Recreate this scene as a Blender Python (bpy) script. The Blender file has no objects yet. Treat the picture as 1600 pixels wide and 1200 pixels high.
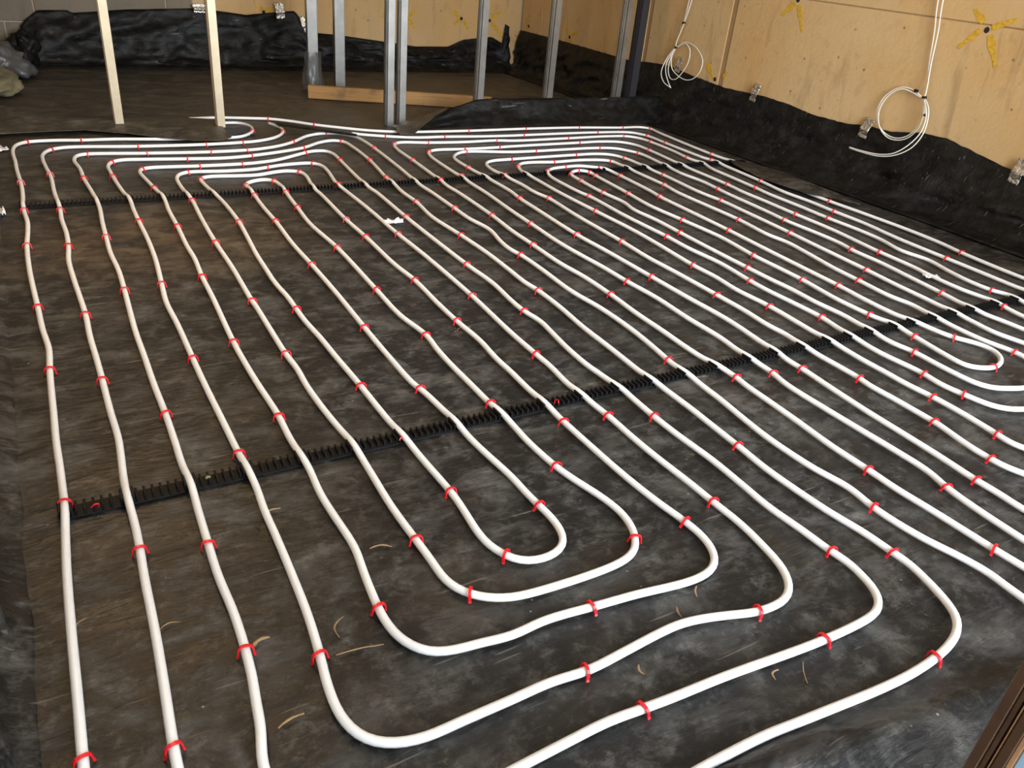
import bpy, bmesh, math, random
import numpy as np
from mathutils import Vector, Matrix, noise

SC = bpy.context.scene
COL = SC.collection
rnd = random.Random(7)

# ------------------------------------------------------------------ camera
PITCH, ROLL, YAW = (math.radians(a) for a in (29.0994, 5.7995, 32.6586))
fw = Vector((math.sin(YAW) * math.cos(PITCH), math.cos(YAW) * math.cos(PITCH), -math.sin(PITCH)))
r0 = Vector((math.cos(YAW), -math.sin(YAW), 0))
u0 = r0.cross(fw)
rt = math.cos(ROLL) * r0 + math.sin(ROLL) * u0
up = -math.sin(ROLL) * r0 + math.cos(ROLL) * u0
cam_d = bpy.data.cameras.new('camera')
cam = bpy.data.objects.new('camera', cam_d)
COL.objects.link(cam)
m = Matrix((rt, up, -fw)).transposed().to_4x4()
m.translation = (0, 0, 1.12)
cam.matrix_world = m
cam_d.sensor_width = 36.0
cam_d.lens = 1246.27 / 1600 * 36.0
cam_d.clip_start = 0.02
SC.camera = cam

# ------------------------------------------------------------------ world, daylight, exposure
wd = bpy.data.worlds.new('world'); SC.world = wd
wd.use_nodes = True
bg = wd.node_tree.nodes['Background']
bg.inputs['Color'].default_value = (0.78, 0.89, 1.0, 1)
bg.inputs['Strength'].default_value = 1.2
dl = bpy.data.lights.new('daylight', 'AREA')
dl.shape = 'RECTANGLE'; dl.size = 3.2; dl.size_y = 2.2
dl.energy = 330; dl.color = (0.88, 0.94, 1.0)
dlo = bpy.data.objects.new('daylight', dl); COL.objects.link(dlo)
dlo.location = (2.25, -0.55, 1.45)
dlo.rotation_euler = (math.radians(63), 0, 0)
SC.view_settings.view_transform = 'Standard'
SC.view_settings.look = 'None'
SC.view_settings.exposure = 0.30
SC.view_settings.gamma = 1.0
SC.view_settings.use_curve_mapping = False

# ------------------------------------------------------------------ layout tables (metres)
LEFT_LOOP = [(0.680,5.085),(0.850,5.075),(1.022,5.062),(1.113,5.054),(1.155,4.976),(1.147,4.852),(1.110,4.776),(1.039,4.706),(0.945,4.692),(0.639,4.702),(0.541,4.715),(0.388,4.735),(0.252,4.732),(0.113,4.744),(-0.005,4.726),(-0.048,4.675),(-0.066,4.597),(-0.070,4.504),(-0.065,4.354),(-0.064,4.213),(-0.056,3.989),(-0.055,3.855),(-0.060,3.598),(-0.054,3.446),(-0.059,3.315),(-0.067,3.185),(-0.070,2.968),(-0.067,2.793),(-0.062,2.626),(-0.058,2.453),(-0.050,2.320),(-0.054,2.221),(-0.057,2.156),(-0.062,1.944),(-0.065,1.824),(-0.065,1.713),(-0.066,1.611),(-0.066,1.551),(-0.071,1.488),(-0.074,1.438),(-0.079,1.342),(-0.084,1.173),(-0.087,1.030),(-0.090,0.919),(-0.090,0.908),(-0.085,0.620),(-0.020,0.360),(0.150,0.260),(0.600,0.250),(1.300,0.250),(1.540,0.310),(1.637,0.491),(1.636,0.525),(1.642,0.565),(1.631,0.634),(1.611,0.701),(1.601,0.758),(1.596,0.834),(1.606,0.923),(1.589,1.010),(1.583,1.086),(1.582,1.177),(1.590,1.270),(1.603,1.382),(1.608,1.470),(1.612,1.519),(1.608,1.560),(1.616,1.629),(1.628,1.707),(1.643,1.845),(1.646,2.035),(1.630,2.205),(1.639,2.434),(1.639,2.588),(1.630,2.658),(1.638,2.754),(1.666,2.904),(1.648,3.066),(1.650,3.209),(1.654,3.480),(1.651,3.616),(1.676,3.920),(1.698,4.331),(1.701,4.502),(1.687,4.623),(1.630,4.713),(1.547,4.731),(1.507,4.727),(1.415,4.678),(1.285,4.540),(1.178,4.463),(1.053,4.414),(1.010,4.407),(0.811,4.397),(0.516,4.417),(0.240,4.445),(0.203,4.429),(0.181,4.371),(0.177,4.312),(0.189,4.180),(0.190,4.003),(0.202,3.798),(0.208,3.589),(0.198,3.382),(0.192,3.211),(0.187,3.036),(0.192,2.858),(0.188,2.676),(0.182,2.513),(0.177,2.347),(0.177,2.196),(0.176,2.021),(0.178,1.856),(0.177,1.732),(0.175,1.619),(0.178,1.527),(0.175,1.461),(0.171,1.329),(0.169,1.230),(0.173,1.123),(0.171,1.034),(0.166,0.961),(0.160,0.918),(0.154,0.864),(0.140,0.795),(0.155,0.700),(0.220,0.645),(0.330,0.620),(0.487,0.626),(0.563,0.629),(0.659,0.632),(0.722,0.627),(0.788,0.622),(0.894,0.617),(1.005,0.608),(1.062,0.603),(1.143,0.598),(1.249,0.597),(1.299,0.602),(1.331,0.617),(1.356,0.650),(1.366,0.687),(1.373,0.730),(1.367,0.769),(1.362,0.857),(1.354,0.949),(1.358,1.032),(1.362,1.151),(1.356,1.269),(1.355,1.372),(1.360,1.523),(1.354,1.562),(1.356,1.628),(1.351,1.689),(1.356,1.811),(1.370,1.928),(1.380,2.015),(1.369,2.117),(1.372,2.201),(1.386,2.362),(1.379,2.547),(1.378,2.827),(1.381,3.156),(1.392,3.537),(1.386,3.627),(1.402,3.893),(1.421,4.129),(1.428,4.265),(1.404,4.328),(1.334,4.332),(1.285,4.305),(1.101,4.184),(0.985,4.146),(0.911,4.137),(0.704,4.135),(0.472,4.142),(0.441,4.118),(0.430,4.064),(0.438,3.953),(0.452,3.806),(0.459,3.740),(0.466,3.644),(0.457,3.474),(0.454,3.265),(0.447,3.031),(0.448,2.901),(0.438,2.721),(0.434,2.535),(0.421,2.182),(0.422,1.960),(0.429,1.749),(0.426,1.654),(0.427,1.547),(0.430,1.503),(0.424,1.403),(0.426,1.323),(0.430,1.252),(0.431,1.198),(0.421,1.118),(0.413,1.030),(0.412,0.995),(0.418,0.950),(0.434,0.914),(0.459,0.888),(0.500,0.875),(0.545,0.870),(0.607,0.861),(0.680,0.867),(0.789,0.857),(0.893,0.847),(0.966,0.836),(1.026,0.831),(1.073,0.838),(1.101,0.855),(1.123,0.889),(1.133,0.937),(1.130,0.986),(1.117,1.074),(1.108,1.187),(1.105,1.319),(1.104,1.448),(1.105,1.511),(1.104,1.551),(1.106,1.667),(1.109,1.737),(1.109,1.833),(1.119,1.956),(1.114,2.104),(1.116,2.269),(1.124,2.476),(1.115,2.635),(1.120,2.947),(1.118,3.189),(1.130,3.594),(1.127,3.606),(1.137,3.722),(1.158,3.880),(1.149,3.941),(1.098,3.972),(1.032,3.963),(0.928,3.925),(0.731,3.943),(0.690,3.935),(0.665,3.893),(0.667,3.839),(0.678,3.673),(0.688,3.580),(0.692,3.417),(0.690,3.255),(0.677,3.059),(0.664,2.889),(0.658,2.732),(0.654,2.593),(0.660,2.461),(0.658,2.356),(0.658,2.263),(0.665,2.141),(0.668,2.006),(0.674,1.836),(0.676,1.698),(0.680,1.557),(0.684,1.516),(0.687,1.427),(0.693,1.282),(0.690,1.220),(0.684,1.146),(0.687,1.095),(0.703,1.055),(0.710,1.041),(0.737,1.021),(0.771,1.014),(0.806,1.019),(0.833,1.035),(0.850,1.067),(0.857,1.118),(0.854,1.171),(0.851,1.227),(0.851,1.287),(0.838,1.424),(0.833,1.530),(0.832,1.593),(0.822,1.735),(0.814,1.778),(0.812,1.953),(0.815,2.160),(0.822,2.451),(0.823,2.718),(0.821,2.953),(0.832,3.229),(0.833,3.417),(0.840,3.606),(0.843,3.732),(0.839,3.762),(0.856,3.800),(0.906,3.836),(0.953,3.843),(0.985,3.809),(0.993,3.742),(0.986,3.625),(0.970,3.384),(0.957,3.165),(0.970,2.864),(0.961,2.436),(0.957,2.213),(0.976,2.048),(0.967,1.952),(0.963,1.844),(0.964,1.721),(0.964,1.594),(0.968,1.490),(0.965,1.403),(0.973,1.279),(0.986,1.214),(1.005,1.142),(1.014,1.074),(1.007,1.028),(0.990,0.988),(0.958,0.952),(0.917,0.938),(0.878,0.934),(0.829,0.933),(0.778,0.934),(0.705,0.938),(0.655,0.945),(0.612,0.964),(0.588,0.984),(0.566,1.016),(0.557,1.054),(0.557,1.099),(0.554,1.173),(0.550,1.293),(0.554,1.427),(0.556,1.507),(0.555,1.546),(0.553,1.599),(0.547,1.677),(0.542,1.764),(0.540,1.882),(0.544,1.969),(0.540,2.074),(0.542,2.243),(0.545,2.424),(0.544,2.471),(0.552,2.780),(0.552,3.038),(0.560,3.341),(0.571,3.595),(0.566,3.708),(0.564,3.847),(0.570,3.940),(0.586,3.992),(0.630,4.034),(0.800,4.022),(0.955,4.029),(1.008,4.049),(1.114,4.086),(1.258,4.092),(1.291,4.038),(1.290,3.945),(1.253,3.668),(1.259,3.609),(1.260,3.566),(1.264,3.266),(1.260,3.054),(1.260,2.949),(1.264,2.688),(1.258,2.287),(1.241,1.967),(1.239,1.814),(1.239,1.730),(1.229,1.619),(1.229,1.537),(1.236,1.437),(1.233,1.318),(1.234,1.219),(1.240,1.103),(1.242,1.014),(1.245,0.942),(1.242,0.889),(1.234,0.831),(1.228,0.798),(1.212,0.757),(1.188,0.727),(1.153,0.708),(1.076,0.708),(1.033,0.721),(0.967,0.740),(0.914,0.749),(0.853,0.747),(0.773,0.740),(0.689,0.734),(0.618,0.741),(0.537,0.739),(0.447,0.738),(0.375,0.737),(0.333,0.747),(0.307,0.761),(0.285,0.787),(0.272,0.830),(0.272,0.892),(0.279,0.948),(0.284,0.989),(0.291,1.069),(0.295,1.172),(0.298,1.294),(0.299,1.396),(0.304,1.479),(0.303,1.532),(0.300,1.608),(0.298,1.760),(0.295,1.981),(0.295,2.122),(0.296,2.364),(0.293,2.541),(0.304,2.696),(0.320,2.914),(0.327,3.119),(0.327,3.365),(0.328,3.516),(0.332,3.649),(0.321,3.772),(0.310,4.000),(0.308,4.129),(0.309,4.200),(0.331,4.270),(0.381,4.307),(0.452,4.304),(0.678,4.278),(0.854,4.264),(1.023,4.296),(1.304,4.408),(1.439,4.519),(1.526,4.553),(1.576,4.519),(1.587,4.403),(1.577,4.102),(1.535,3.761),(1.527,3.626),(1.516,3.510),(1.516,3.340),(1.495,3.127),(1.510,2.871),(1.517,2.642),(1.511,2.450),(1.506,2.332),(1.513,2.246),(1.509,2.095),(1.494,1.923),(1.490,1.781),(1.485,1.672),(1.479,1.555),(1.483,1.517),(1.484,1.385),(1.479,1.279),(1.474,1.172),(1.467,1.064),(1.471,0.956),(1.479,0.865),(1.493,0.784),(1.496,0.717),(1.499,0.670),(1.491,0.631),(1.475,0.575),(1.452,0.527),(1.419,0.500),(1.377,0.484),(1.316,0.473),(1.231,0.468),(1.145,0.471),(1.029,0.481),(0.939,0.489),(0.887,0.494),(0.817,0.496),(0.745,0.496),(0.500,0.490),(0.250,0.510),(0.090,0.580),(0.035,0.700),(0.029,0.849),(0.030,0.893),(0.037,1.022),(0.042,1.134),(0.046,1.285),(0.050,1.367),(0.052,1.457),(0.051,1.532),(0.052,1.611),(0.057,1.689),(0.062,1.786),(0.060,1.919),(0.060,2.084),(0.059,2.229),(0.057,2.367),(0.060,2.517),(0.053,2.797),(0.051,2.994),(0.061,3.131),(0.066,3.282),(0.062,3.457),(0.066,3.590),(0.061,3.829),(0.063,4.067),(0.054,4.218),(0.048,4.364),(0.054,4.469),(0.087,4.548),(0.153,4.590),(0.488,4.564),(0.828,4.557),(1.025,4.576),(1.099,4.592),(1.202,4.646),(1.267,4.716),(1.313,4.812),(1.322,4.895),(1.301,4.991),(1.285,5.030)]
RIGHT_LOOP = [(0.620,5.170),(0.857,5.191),(1.017,5.208),(1.245,5.166),(1.315,5.150),(1.420,5.082),(1.552,4.957),(1.658,4.880),(1.825,4.774),(2.014,4.709),(2.091,4.700),(2.472,4.687),(2.805,4.695),(2.913,4.697),(3.316,4.687),(3.677,4.647),(3.848,4.644),(3.900,4.597),(3.881,4.464),(3.848,4.116),(3.832,3.860),(3.835,3.679),(3.771,2.999),(3.768,2.836),(3.776,2.611),(3.777,2.344),(3.760,2.141),(3.732,2.012),(3.712,1.846),(3.702,1.689),(3.700,0.900),(3.680,0.400),(3.550,0.250),(1.900,0.250),(1.760,0.360),(1.738,0.549),(1.732,0.621),(1.729,0.699),(1.725,0.782),(1.719,0.868),(1.721,0.951),(1.720,1.071),(1.729,1.192),(1.736,1.320),(1.741,1.425),(1.748,1.459),(1.745,1.514),(1.737,1.557),(1.736,1.692),(1.741,1.804),(1.744,1.959),(1.756,2.133),(1.759,2.311),(1.747,2.464),(1.752,2.682),(1.755,2.863),(1.772,3.070),(1.783,3.451),(1.779,3.551),(1.786,3.640),(1.809,4.046),(1.822,4.312),(1.850,4.415),(1.902,4.454),(2.073,4.423),(2.302,4.407),(2.536,4.417),(2.633,4.395),(3.051,4.404),(3.398,4.419),(3.547,4.400),(3.605,4.332),(3.617,4.216),(3.610,4.000),(3.581,3.808),(3.582,3.661),(3.551,3.538),(3.543,3.432),(3.518,3.150),(3.503,3.042),(3.499,2.805),(3.488,2.601),(3.490,2.420),(3.478,2.278),(3.437,2.130),(3.453,1.996),(3.417,1.874),(3.391,1.757),(3.391,1.647),(3.409,1.602),(3.392,1.510),(3.390,0.900),(3.360,0.620),(3.200,0.500),(2.100,0.490),(1.980,0.560),(1.955,0.675),(1.959,0.740),(1.959,0.812),(1.967,0.903),(1.972,1.006),(1.978,1.172),(1.991,1.333),(2.000,1.425),(2.000,1.507),(2.007,1.558),(2.011,1.590),(2.033,1.804),(2.027,2.022),(2.025,2.220),(2.022,2.516),(2.015,2.735),(2.032,3.116),(2.041,3.290),(2.057,3.405),(2.057,3.608),(2.051,3.834),(2.054,3.986),(2.069,4.072),(2.123,4.146),(2.200,4.186),(2.484,4.134),(2.638,4.130),(3.119,4.137),(3.236,4.107),(3.292,4.028),(3.318,3.963),(3.280,3.604),(3.268,3.503),(3.279,3.347),(3.262,3.189),(3.253,3.129),(3.227,2.773),(3.211,2.632),(3.215,2.445),(3.210,2.295),(3.187,2.202),(3.179,2.046),(3.150,1.861),(3.123,1.690),(3.092,1.531),(3.104,1.437),(3.110,1.345),(3.115,1.000),(3.090,0.860),(2.950,0.780),(2.400,0.770),(2.280,0.800),(2.248,0.845),(2.237,0.871),(2.241,0.909),(2.249,0.965),(2.257,1.047),(2.259,1.137),(2.252,1.232),(2.255,1.318),(2.255,1.394),(2.262,1.499),(2.261,1.555),(2.272,1.687),(2.282,1.852),(2.274,2.014),(2.287,2.147),(2.285,2.275),(2.291,2.369),(2.306,2.548),(2.314,2.732),(2.307,3.016),(2.302,3.337),(2.311,3.590),(2.311,3.709),(2.351,3.830),(2.403,3.883),(2.474,3.895),(2.621,3.877),(2.837,3.887),(2.993,3.842),(3.001,3.724),(2.997,3.595),(2.988,3.310),(2.968,3.191),(2.963,2.716),(2.937,2.491),(2.948,2.390),(2.925,2.235),(2.894,2.072),(2.879,1.918),(2.864,1.757),(2.877,1.662),(2.852,1.555),(2.850,1.492),(2.846,1.353),(2.867,1.239),(2.863,1.202),(2.840,1.110),(2.750,1.065),(2.621,1.062),(2.563,1.081),(2.515,1.105),(2.490,1.145),(2.485,1.256),(2.491,1.382),(2.479,1.451),(2.484,1.551),(2.504,1.680),(2.498,1.812),(2.505,1.940),(2.501,2.066),(2.502,2.181),(2.507,2.407),(2.516,2.628),(2.525,2.820),(2.518,2.986),(2.544,3.100),(2.537,3.286),(2.548,3.480),(2.558,3.589),(2.566,3.625),(2.615,3.659),(2.662,3.665),(2.703,3.628),(2.697,3.563),(2.672,3.256),(2.647,3.022),(2.660,2.785),(2.672,2.534),(2.660,2.416),(2.643,2.286),(2.641,2.203),(2.634,2.003),(2.610,1.807),(2.612,1.650),(2.620,1.580),(2.620,1.546),(2.612,1.470),(2.598,1.395),(2.583,1.304),(2.582,1.238),(2.621,1.205),(2.673,1.192),(2.731,1.207),(2.773,1.235),(2.801,1.282),(2.794,1.338),(2.754,1.407),(2.738,1.494),(2.720,1.564),(2.718,1.653),(2.724,1.769),(2.739,1.900),(2.750,2.078),(2.765,2.323),(2.785,2.595),(2.799,2.905),(2.809,3.138),(2.825,3.232),(2.847,3.533),(2.848,3.627),(2.818,3.704),(2.735,3.771),(2.633,3.768),(2.521,3.746),(2.460,3.691),(2.437,3.659),(2.420,3.585),(2.414,3.313),(2.424,3.225),(2.411,2.923),(2.414,2.706),(2.416,2.604),(2.410,2.455),(2.421,2.263),(2.400,2.059),(2.396,1.964),(2.401,1.844),(2.401,1.693),(2.370,1.550),(2.371,1.515),(2.364,1.415),(2.375,1.262),(2.364,1.187),(2.376,1.109),(2.397,1.032),(2.428,1.000),(2.477,0.978),(2.620,0.955),(2.850,0.950),(2.970,1.030),(2.990,1.150),(2.982,1.271),(2.961,1.369),(2.974,1.487),(2.976,1.544),(2.993,1.673),(3.006,1.833),(3.027,2.003),(3.056,2.304),(3.073,2.466),(3.088,2.638),(3.101,2.818),(3.112,2.996),(3.102,3.162),(3.127,3.478),(3.129,3.598),(3.137,3.874),(3.098,3.970),(3.013,4.004),(2.859,4.005),(2.401,3.980),(2.262,3.968),(2.199,3.926),(2.167,3.830),(2.170,3.657),(2.179,3.502),(2.174,3.365),(2.189,3.251),(2.172,2.982),(2.163,2.604),(2.152,2.410),(2.156,2.259),(2.157,1.987),(2.156,1.849),(2.145,1.719),(2.150,1.640),(2.134,1.563),(2.134,1.491),(2.135,1.392),(2.132,1.308),(2.125,1.278),(2.126,1.173),(2.124,1.062),(2.123,1.030),(2.108,0.959),(2.098,0.894),(2.097,0.851),(2.101,0.804),(2.118,0.769),(2.130,0.710),(2.250,0.645),(3.100,0.630),(3.220,0.740),(3.240,1.000),(3.241,1.421),(3.252,1.501),(3.267,1.606),(3.258,1.708),(3.271,1.861),(3.290,1.963),(3.305,2.153),(3.346,2.458),(3.355,2.706),(3.366,2.909),(3.372,3.109),(3.392,3.258),(3.406,3.606),(3.445,4.017),(3.443,4.175),(3.386,4.257),(3.252,4.289),(3.071,4.283),(2.557,4.261),(2.439,4.250),(2.219,4.244),(2.035,4.250),(1.978,4.214),(1.948,4.127),(1.934,3.973),(1.925,3.663),(1.921,3.564),(1.919,3.421),(1.898,3.111),(1.890,2.923),(1.879,2.667),(1.886,2.497),(1.894,2.383),(1.897,2.217),(1.907,2.053),(1.899,1.864),(1.901,1.702),(1.884,1.572),(1.883,1.514),(1.886,1.467),(1.879,1.426),(1.868,1.376),(1.867,1.225),(1.870,1.086),(1.873,0.983),(1.871,0.884),(1.851,0.815),(1.840,0.729),(1.836,0.645),(1.835,0.605),(1.850,0.460),(1.980,0.375),(3.400,0.365),(3.530,0.480),(3.550,0.900),(3.550,1.601),(3.563,1.830),(3.571,1.983),(3.590,2.271),(3.622,2.488),(3.628,2.694),(3.639,2.875),(3.633,3.045),(3.665,3.251),(3.703,3.632),(3.710,3.735),(3.701,3.792),(3.708,4.159),(3.718,4.387),(3.695,4.448),(3.652,4.501),(3.386,4.533),(2.793,4.526),(2.707,4.524),(2.477,4.531),(2.236,4.553),(2.049,4.556),(1.879,4.611),(1.729,4.688),(1.700,4.715)]
CLIP_SPOTS = [(-0.057,3.991),(0.063,4.091),(0.190,4.013),(0.310,4.010),(0.454,3.803),(-0.005,4.726),(0.252,4.732),(0.089,4.554),(0.491,4.560),(0.825,4.554),(1.027,4.583),(0.242,4.441),(0.517,4.423),(0.814,4.403),(1.013,4.413),(0.331,4.267),(0.677,4.281),(1.006,4.279),(0.445,4.129),(0.705,4.141),(0.914,4.140),(0.629,4.037),(0.668,3.895),(0.840,3.762),(1.138,4.832),(1.318,5.159),(1.550,4.957),(2.475,4.695),(1.310,4.796),(1.880,4.611),(2.236,4.549),(1.286,4.547),(1.543,4.719),(1.700,4.338),(1.307,4.411),(1.580,4.522),(1.579,4.102),(1.539,3.766),(1.287,4.301),(1.420,4.129),(1.011,4.061),(1.259,4.092),(1.253,3.666),(1.149,3.938),(0.983,3.809),(1.846,4.408),(2.073,4.423),(2.531,4.409),(1.810,4.049),(1.788,3.644),(1.977,4.221),(2.223,4.244),(2.451,4.257),(1.945,3.695),(2.198,4.187),(2.062,3.856),(2.390,3.978),(2.171,3.659),(2.903,4.684),(3.332,4.695),(3.684,4.657),(3.896,4.593),(2.789,4.531),(3.383,4.533),(3.723,4.396),(3.723,4.174),(3.053,4.408),(3.517,4.403),(3.625,4.224),(3.071,4.283),(3.454,4.024),(2.636,4.134),(3.126,4.140),(3.329,3.977),(2.855,4.006),(3.145,3.881),(2.622,3.880),(2.992,3.831),(2.623,3.766),(2.821,3.703),(2.648,3.659),(2.698,3.623),(2.696,3.563),(2.344,3.818),(2.453,3.682),(2.565,3.612),(2.550,3.489),(2.847,3.533),(3.133,3.491),(2.985,3.311),(3.832,3.864),(3.709,3.735),(3.576,3.808),(3.662,3.249),(3.519,3.147),(3.387,3.252),(3.265,3.188),(-0.061,3.597),(0.065,3.576),(-0.067,3.183),(0.061,3.133),(0.192,3.203),(0.327,3.361),(0.455,3.263),(0.570,3.590),(0.551,3.038),(0.689,3.251),(-0.062,2.620),(0.060,2.515),(0.187,2.675),(0.303,2.695),(0.436,2.718),(0.545,2.471),(0.421,2.184),(0.295,2.124),(-0.056,2.183),(0.059,2.080),(0.842,3.596),(0.832,3.231),(0.822,2.721),(0.658,2.353),(0.539,2.072),(0.812,2.158),(0.972,3.384),(0.982,3.613),(0.968,2.861),(0.961,2.433),(0.976,2.047),(1.117,3.185),(1.122,2.949),(1.124,2.473),(1.112,2.105),(1.260,2.952),(1.256,2.284),(1.381,3.154),(1.378,2.548),(1.516,3.342),(1.511,2.867),(1.653,3.210),(1.778,3.073),(0.677,1.819),(2.037,3.285),(2.187,3.251),(2.426,3.230),(2.537,3.274),(2.666,3.234),(2.808,3.144),(3.108,2.994),(1.890,2.923),(2.304,3.012),(2.658,2.783),(2.964,2.715),(1.751,2.678),(2.014,2.731),(1.638,2.586),(2.162,2.605),(2.414,2.604),(2.519,2.630),(2.786,2.595),(2.644,2.285),(2.286,2.275),(2.024,2.218),(1.897,2.217),(1.757,2.133),(2.502,2.180),(2.401,2.059),(2.158,1.990),(1.513,2.243),(1.367,2.115),(1.239,1.812),(1.616,1.628),(1.749,1.459),(2.277,1.845),(3.773,2.841),(3.626,2.689),(3.491,2.603),(3.349,2.703),(3.212,2.632),(3.083,2.478),(3.187,2.204),(3.310,2.151),(3.030,2.004),(2.882,1.915),(3.731,2.012),(3.566,1.982),(3.395,1.644),(3.127,1.695),(3.255,1.501),(2.735,1.898),(2.623,1.996),(2.617,1.651),(2.395,1.692),(2.611,1.464),(2.757,1.407),(2.665,1.203),(2.865,1.240),(2.494,1.375),(2.371,1.257),(1.999,1.419),(2.131,1.307),(1.881,1.432),(0.179,1.858),(0.302,1.609),(-0.066,1.560),(0.049,1.369),(0.170,1.332),(0.430,1.748),(0.822,1.736),(0.966,1.596),(0.693,1.281),(0.551,1.167),(0.703,1.050),(1.103,1.447),(1.234,1.436),(1.354,1.371),(0.975,1.279),(1.475,1.173),(0.853,1.171),(1.240,1.014),(1.130,0.986),(0.989,0.989),(2.384,1.111),(2.262,1.141),(2.128,1.033),(2.244,0.910),(2.099,0.854),(1.723,0.950),(1.847,0.812),(1.956,0.810),(1.595,0.835),(1.499,0.718),(1.367,0.766),(1.732,0.619),(-0.088,0.919),(0.030,0.889),(0.172,1.028),(0.281,0.959),(0.411,1.021),(0.589,0.981),(0.791,0.859),(0.690,0.737),(1.075,0.707),(0.724,0.629),(1.144,0.597),(1.312,0.473)]
RIGHT_EDGE = [(7.248,0.357),(6.499,0.360),(5.802,0.354),(5.403,0.350),(5.203,0.372),(4.972,0.385),(4.601,0.356),(4.327,0.339),(3.962,0.352),(3.732,0.344),(3.511,0.322),(3.263,0.325),(3.106,0.344),(2.951,0.346),(2.756,0.383),(2.599,0.385),(2.399,0.349),(2.249,0.325),(2.140,0.306)]
FAR_EDGE = [(0.084,0.236),(0.144,0.302),(0.227,0.364),(0.421,0.372),(0.448,0.356),(0.832,0.393),(1.293,0.421),(1.412,0.417),(1.707,0.391),(1.887,0.413),(2.099,0.436),(2.150,0.374),(2.189,0.277),(2.479,0.260),(2.890,0.219),(3.199,0.184),(3.520,0.191),(3.682,0.255),(3.986,0.285),(4.103,0.232),(4.107,0.407),(4.188,0.370)]
COIL_LARGE_A = [(4.268,2.906,1.034),(4.268,2.870,0.883),(4.268,2.841,0.728),(4.268,2.805,0.576),(4.268,2.812,0.562),(4.268,2.881,0.586),(4.267,2.948,0.590),(4.266,3.008,0.562),(4.265,3.055,0.505),(4.264,3.063,0.433),(4.263,3.029,0.369),(4.262,2.961,0.330),(4.261,2.885,0.326),(4.260,2.821,0.358),(4.259,2.777,0.427),(4.258,2.768,0.476),(4.257,2.778,0.525),(4.256,2.794,0.558),(4.240,2.742,0.515),(4.224,2.715,0.454),(4.207,2.706,0.389),(4.191,2.733,0.314),(4.180,2.806,0.255),(4.180,2.902,0.224),(4.180,3.033,0.217),(4.180,3.117,0.219)]
COIL_LARGE_B = [(4.268,2.874,1.037),(4.268,2.845,0.886),(4.268,2.826,0.730),(4.268,2.802,0.577),(4.268,2.807,0.559),(4.268,2.877,0.573),(4.267,2.945,0.581),(4.266,2.994,0.558),(4.265,3.039,0.498),(4.264,3.049,0.432),(4.263,3.018,0.364),(4.262,2.948,0.318),(4.261,2.877,0.317),(4.260,2.816,0.345),(4.259,2.773,0.407),(4.258,2.769,0.469),(4.257,2.781,0.524),(4.256,2.796,0.555),(4.240,2.753,0.513),(4.224,2.724,0.459),(4.207,2.719,0.393),(4.191,2.756,0.320),(4.180,2.817,0.263),(4.180,2.905,0.234),(4.180,3.035,0.224),(4.180,3.114,0.224)]
COIL_SMALL_A = [(4.268,4.836,0.845),(4.268,4.854,0.692),(4.268,4.892,0.527),(4.268,4.803,0.569),(4.267,4.693,0.559),(4.266,4.610,0.515),(4.264,4.574,0.469),(4.263,4.585,0.398),(4.261,4.637,0.346),(4.260,4.707,0.325),(4.258,4.795,0.337),(4.257,4.879,0.377),(4.255,4.903,0.440),(4.246,4.869,0.516),(4.216,4.901,0.418),(4.186,4.862,0.357),(4.180,4.807,0.294),(4.180,4.768,0.260)]
COIL_SMALL_B = [(4.268,4.802,0.848),(4.268,4.840,0.693),(4.268,4.885,0.528),(4.268,4.787,0.563),(4.266,4.725,0.528),(4.265,4.716,0.456),(4.263,4.754,0.375),(4.261,4.821,0.310),(4.260,4.878,0.309),(4.258,4.915,0.367),(4.256,4.902,0.458),(4.255,4.880,0.515),(4.228,4.920,0.433),(4.194,4.913,0.344),(4.180,4.850,0.286),(4.180,4.761,0.261)]
TIES_LARGE = [(2.803,0.563),(2.863,0.586),(2.769,0.476)]
TIES_SMALL = [(4.844,0.693),(4.881,0.523)]
FOIL_RIGHT = [(4.819,0.413,0.000),(4.019,0.362,0.000),(3.107,0.333,0.000),(2.173,0.326,0.000),(2.064,0.096,0.000)]
FOIL_FAR = [(1.971,0.433,0.000),(2.169,0.338,0.000),(1.342,0.425,0.000)]
MARKS_RIGHT = [[(2.642,0.922,2.729,0.824),(2.583,0.905,2.496,0.767),(2.586,0.938,2.474,0.992),(2.639,0.958,2.710,1.013)],
[(3.888,0.921,3.979,0.841),(3.854,0.914,3.782,0.768)],
[(6.317,0.416,6.227,0.464),(6.362,0.389,6.412,0.330),(6.330,0.383,6.286,0.326),(6.405,0.489,6.367,0.410)],
[(4.558,0.463,4.476,0.373),(4.377,0.395,4.353,0.441)],
[(7.101,0.471,7.052,0.399)]]
MARKS_FAR = [[(3.124,0.427,3.190,0.477),(3.124,0.406,3.195,0.335)],
[(3.639,0.441,3.563,0.502),(3.640,0.425,3.583,0.380),(3.680,0.421,3.731,0.346)],
[(3.975,0.443,4.072,0.512),(3.978,0.410,4.108,0.285)],
[(1.864,0.418,1.939,0.450),(1.844,0.427,1.805,0.458)]]
TIE_RIGHT = [(2.609,0.926),(3.873,0.941),(6.344,0.402),(4.456,0.373),(7.053,0.405)]
TIE_FAR = [(3.112,0.421),(3.659,0.431),(3.956,0.425),(1.854,0.413)]

RAIL_Y = (1.55, 3.672)
XL, XR, YF, YP, ZC = -0.32, 4.30, 7.20, 4.95, 2.45

# ------------------------------------------------------------------ helpers
def tag(o, label=None, cat=None, group=None, kind=None):
    if label: o['label'] = label
    if cat: o['category'] = cat
    if group: o['group'] = group
    if kind: o['kind'] = kind
    return o

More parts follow.
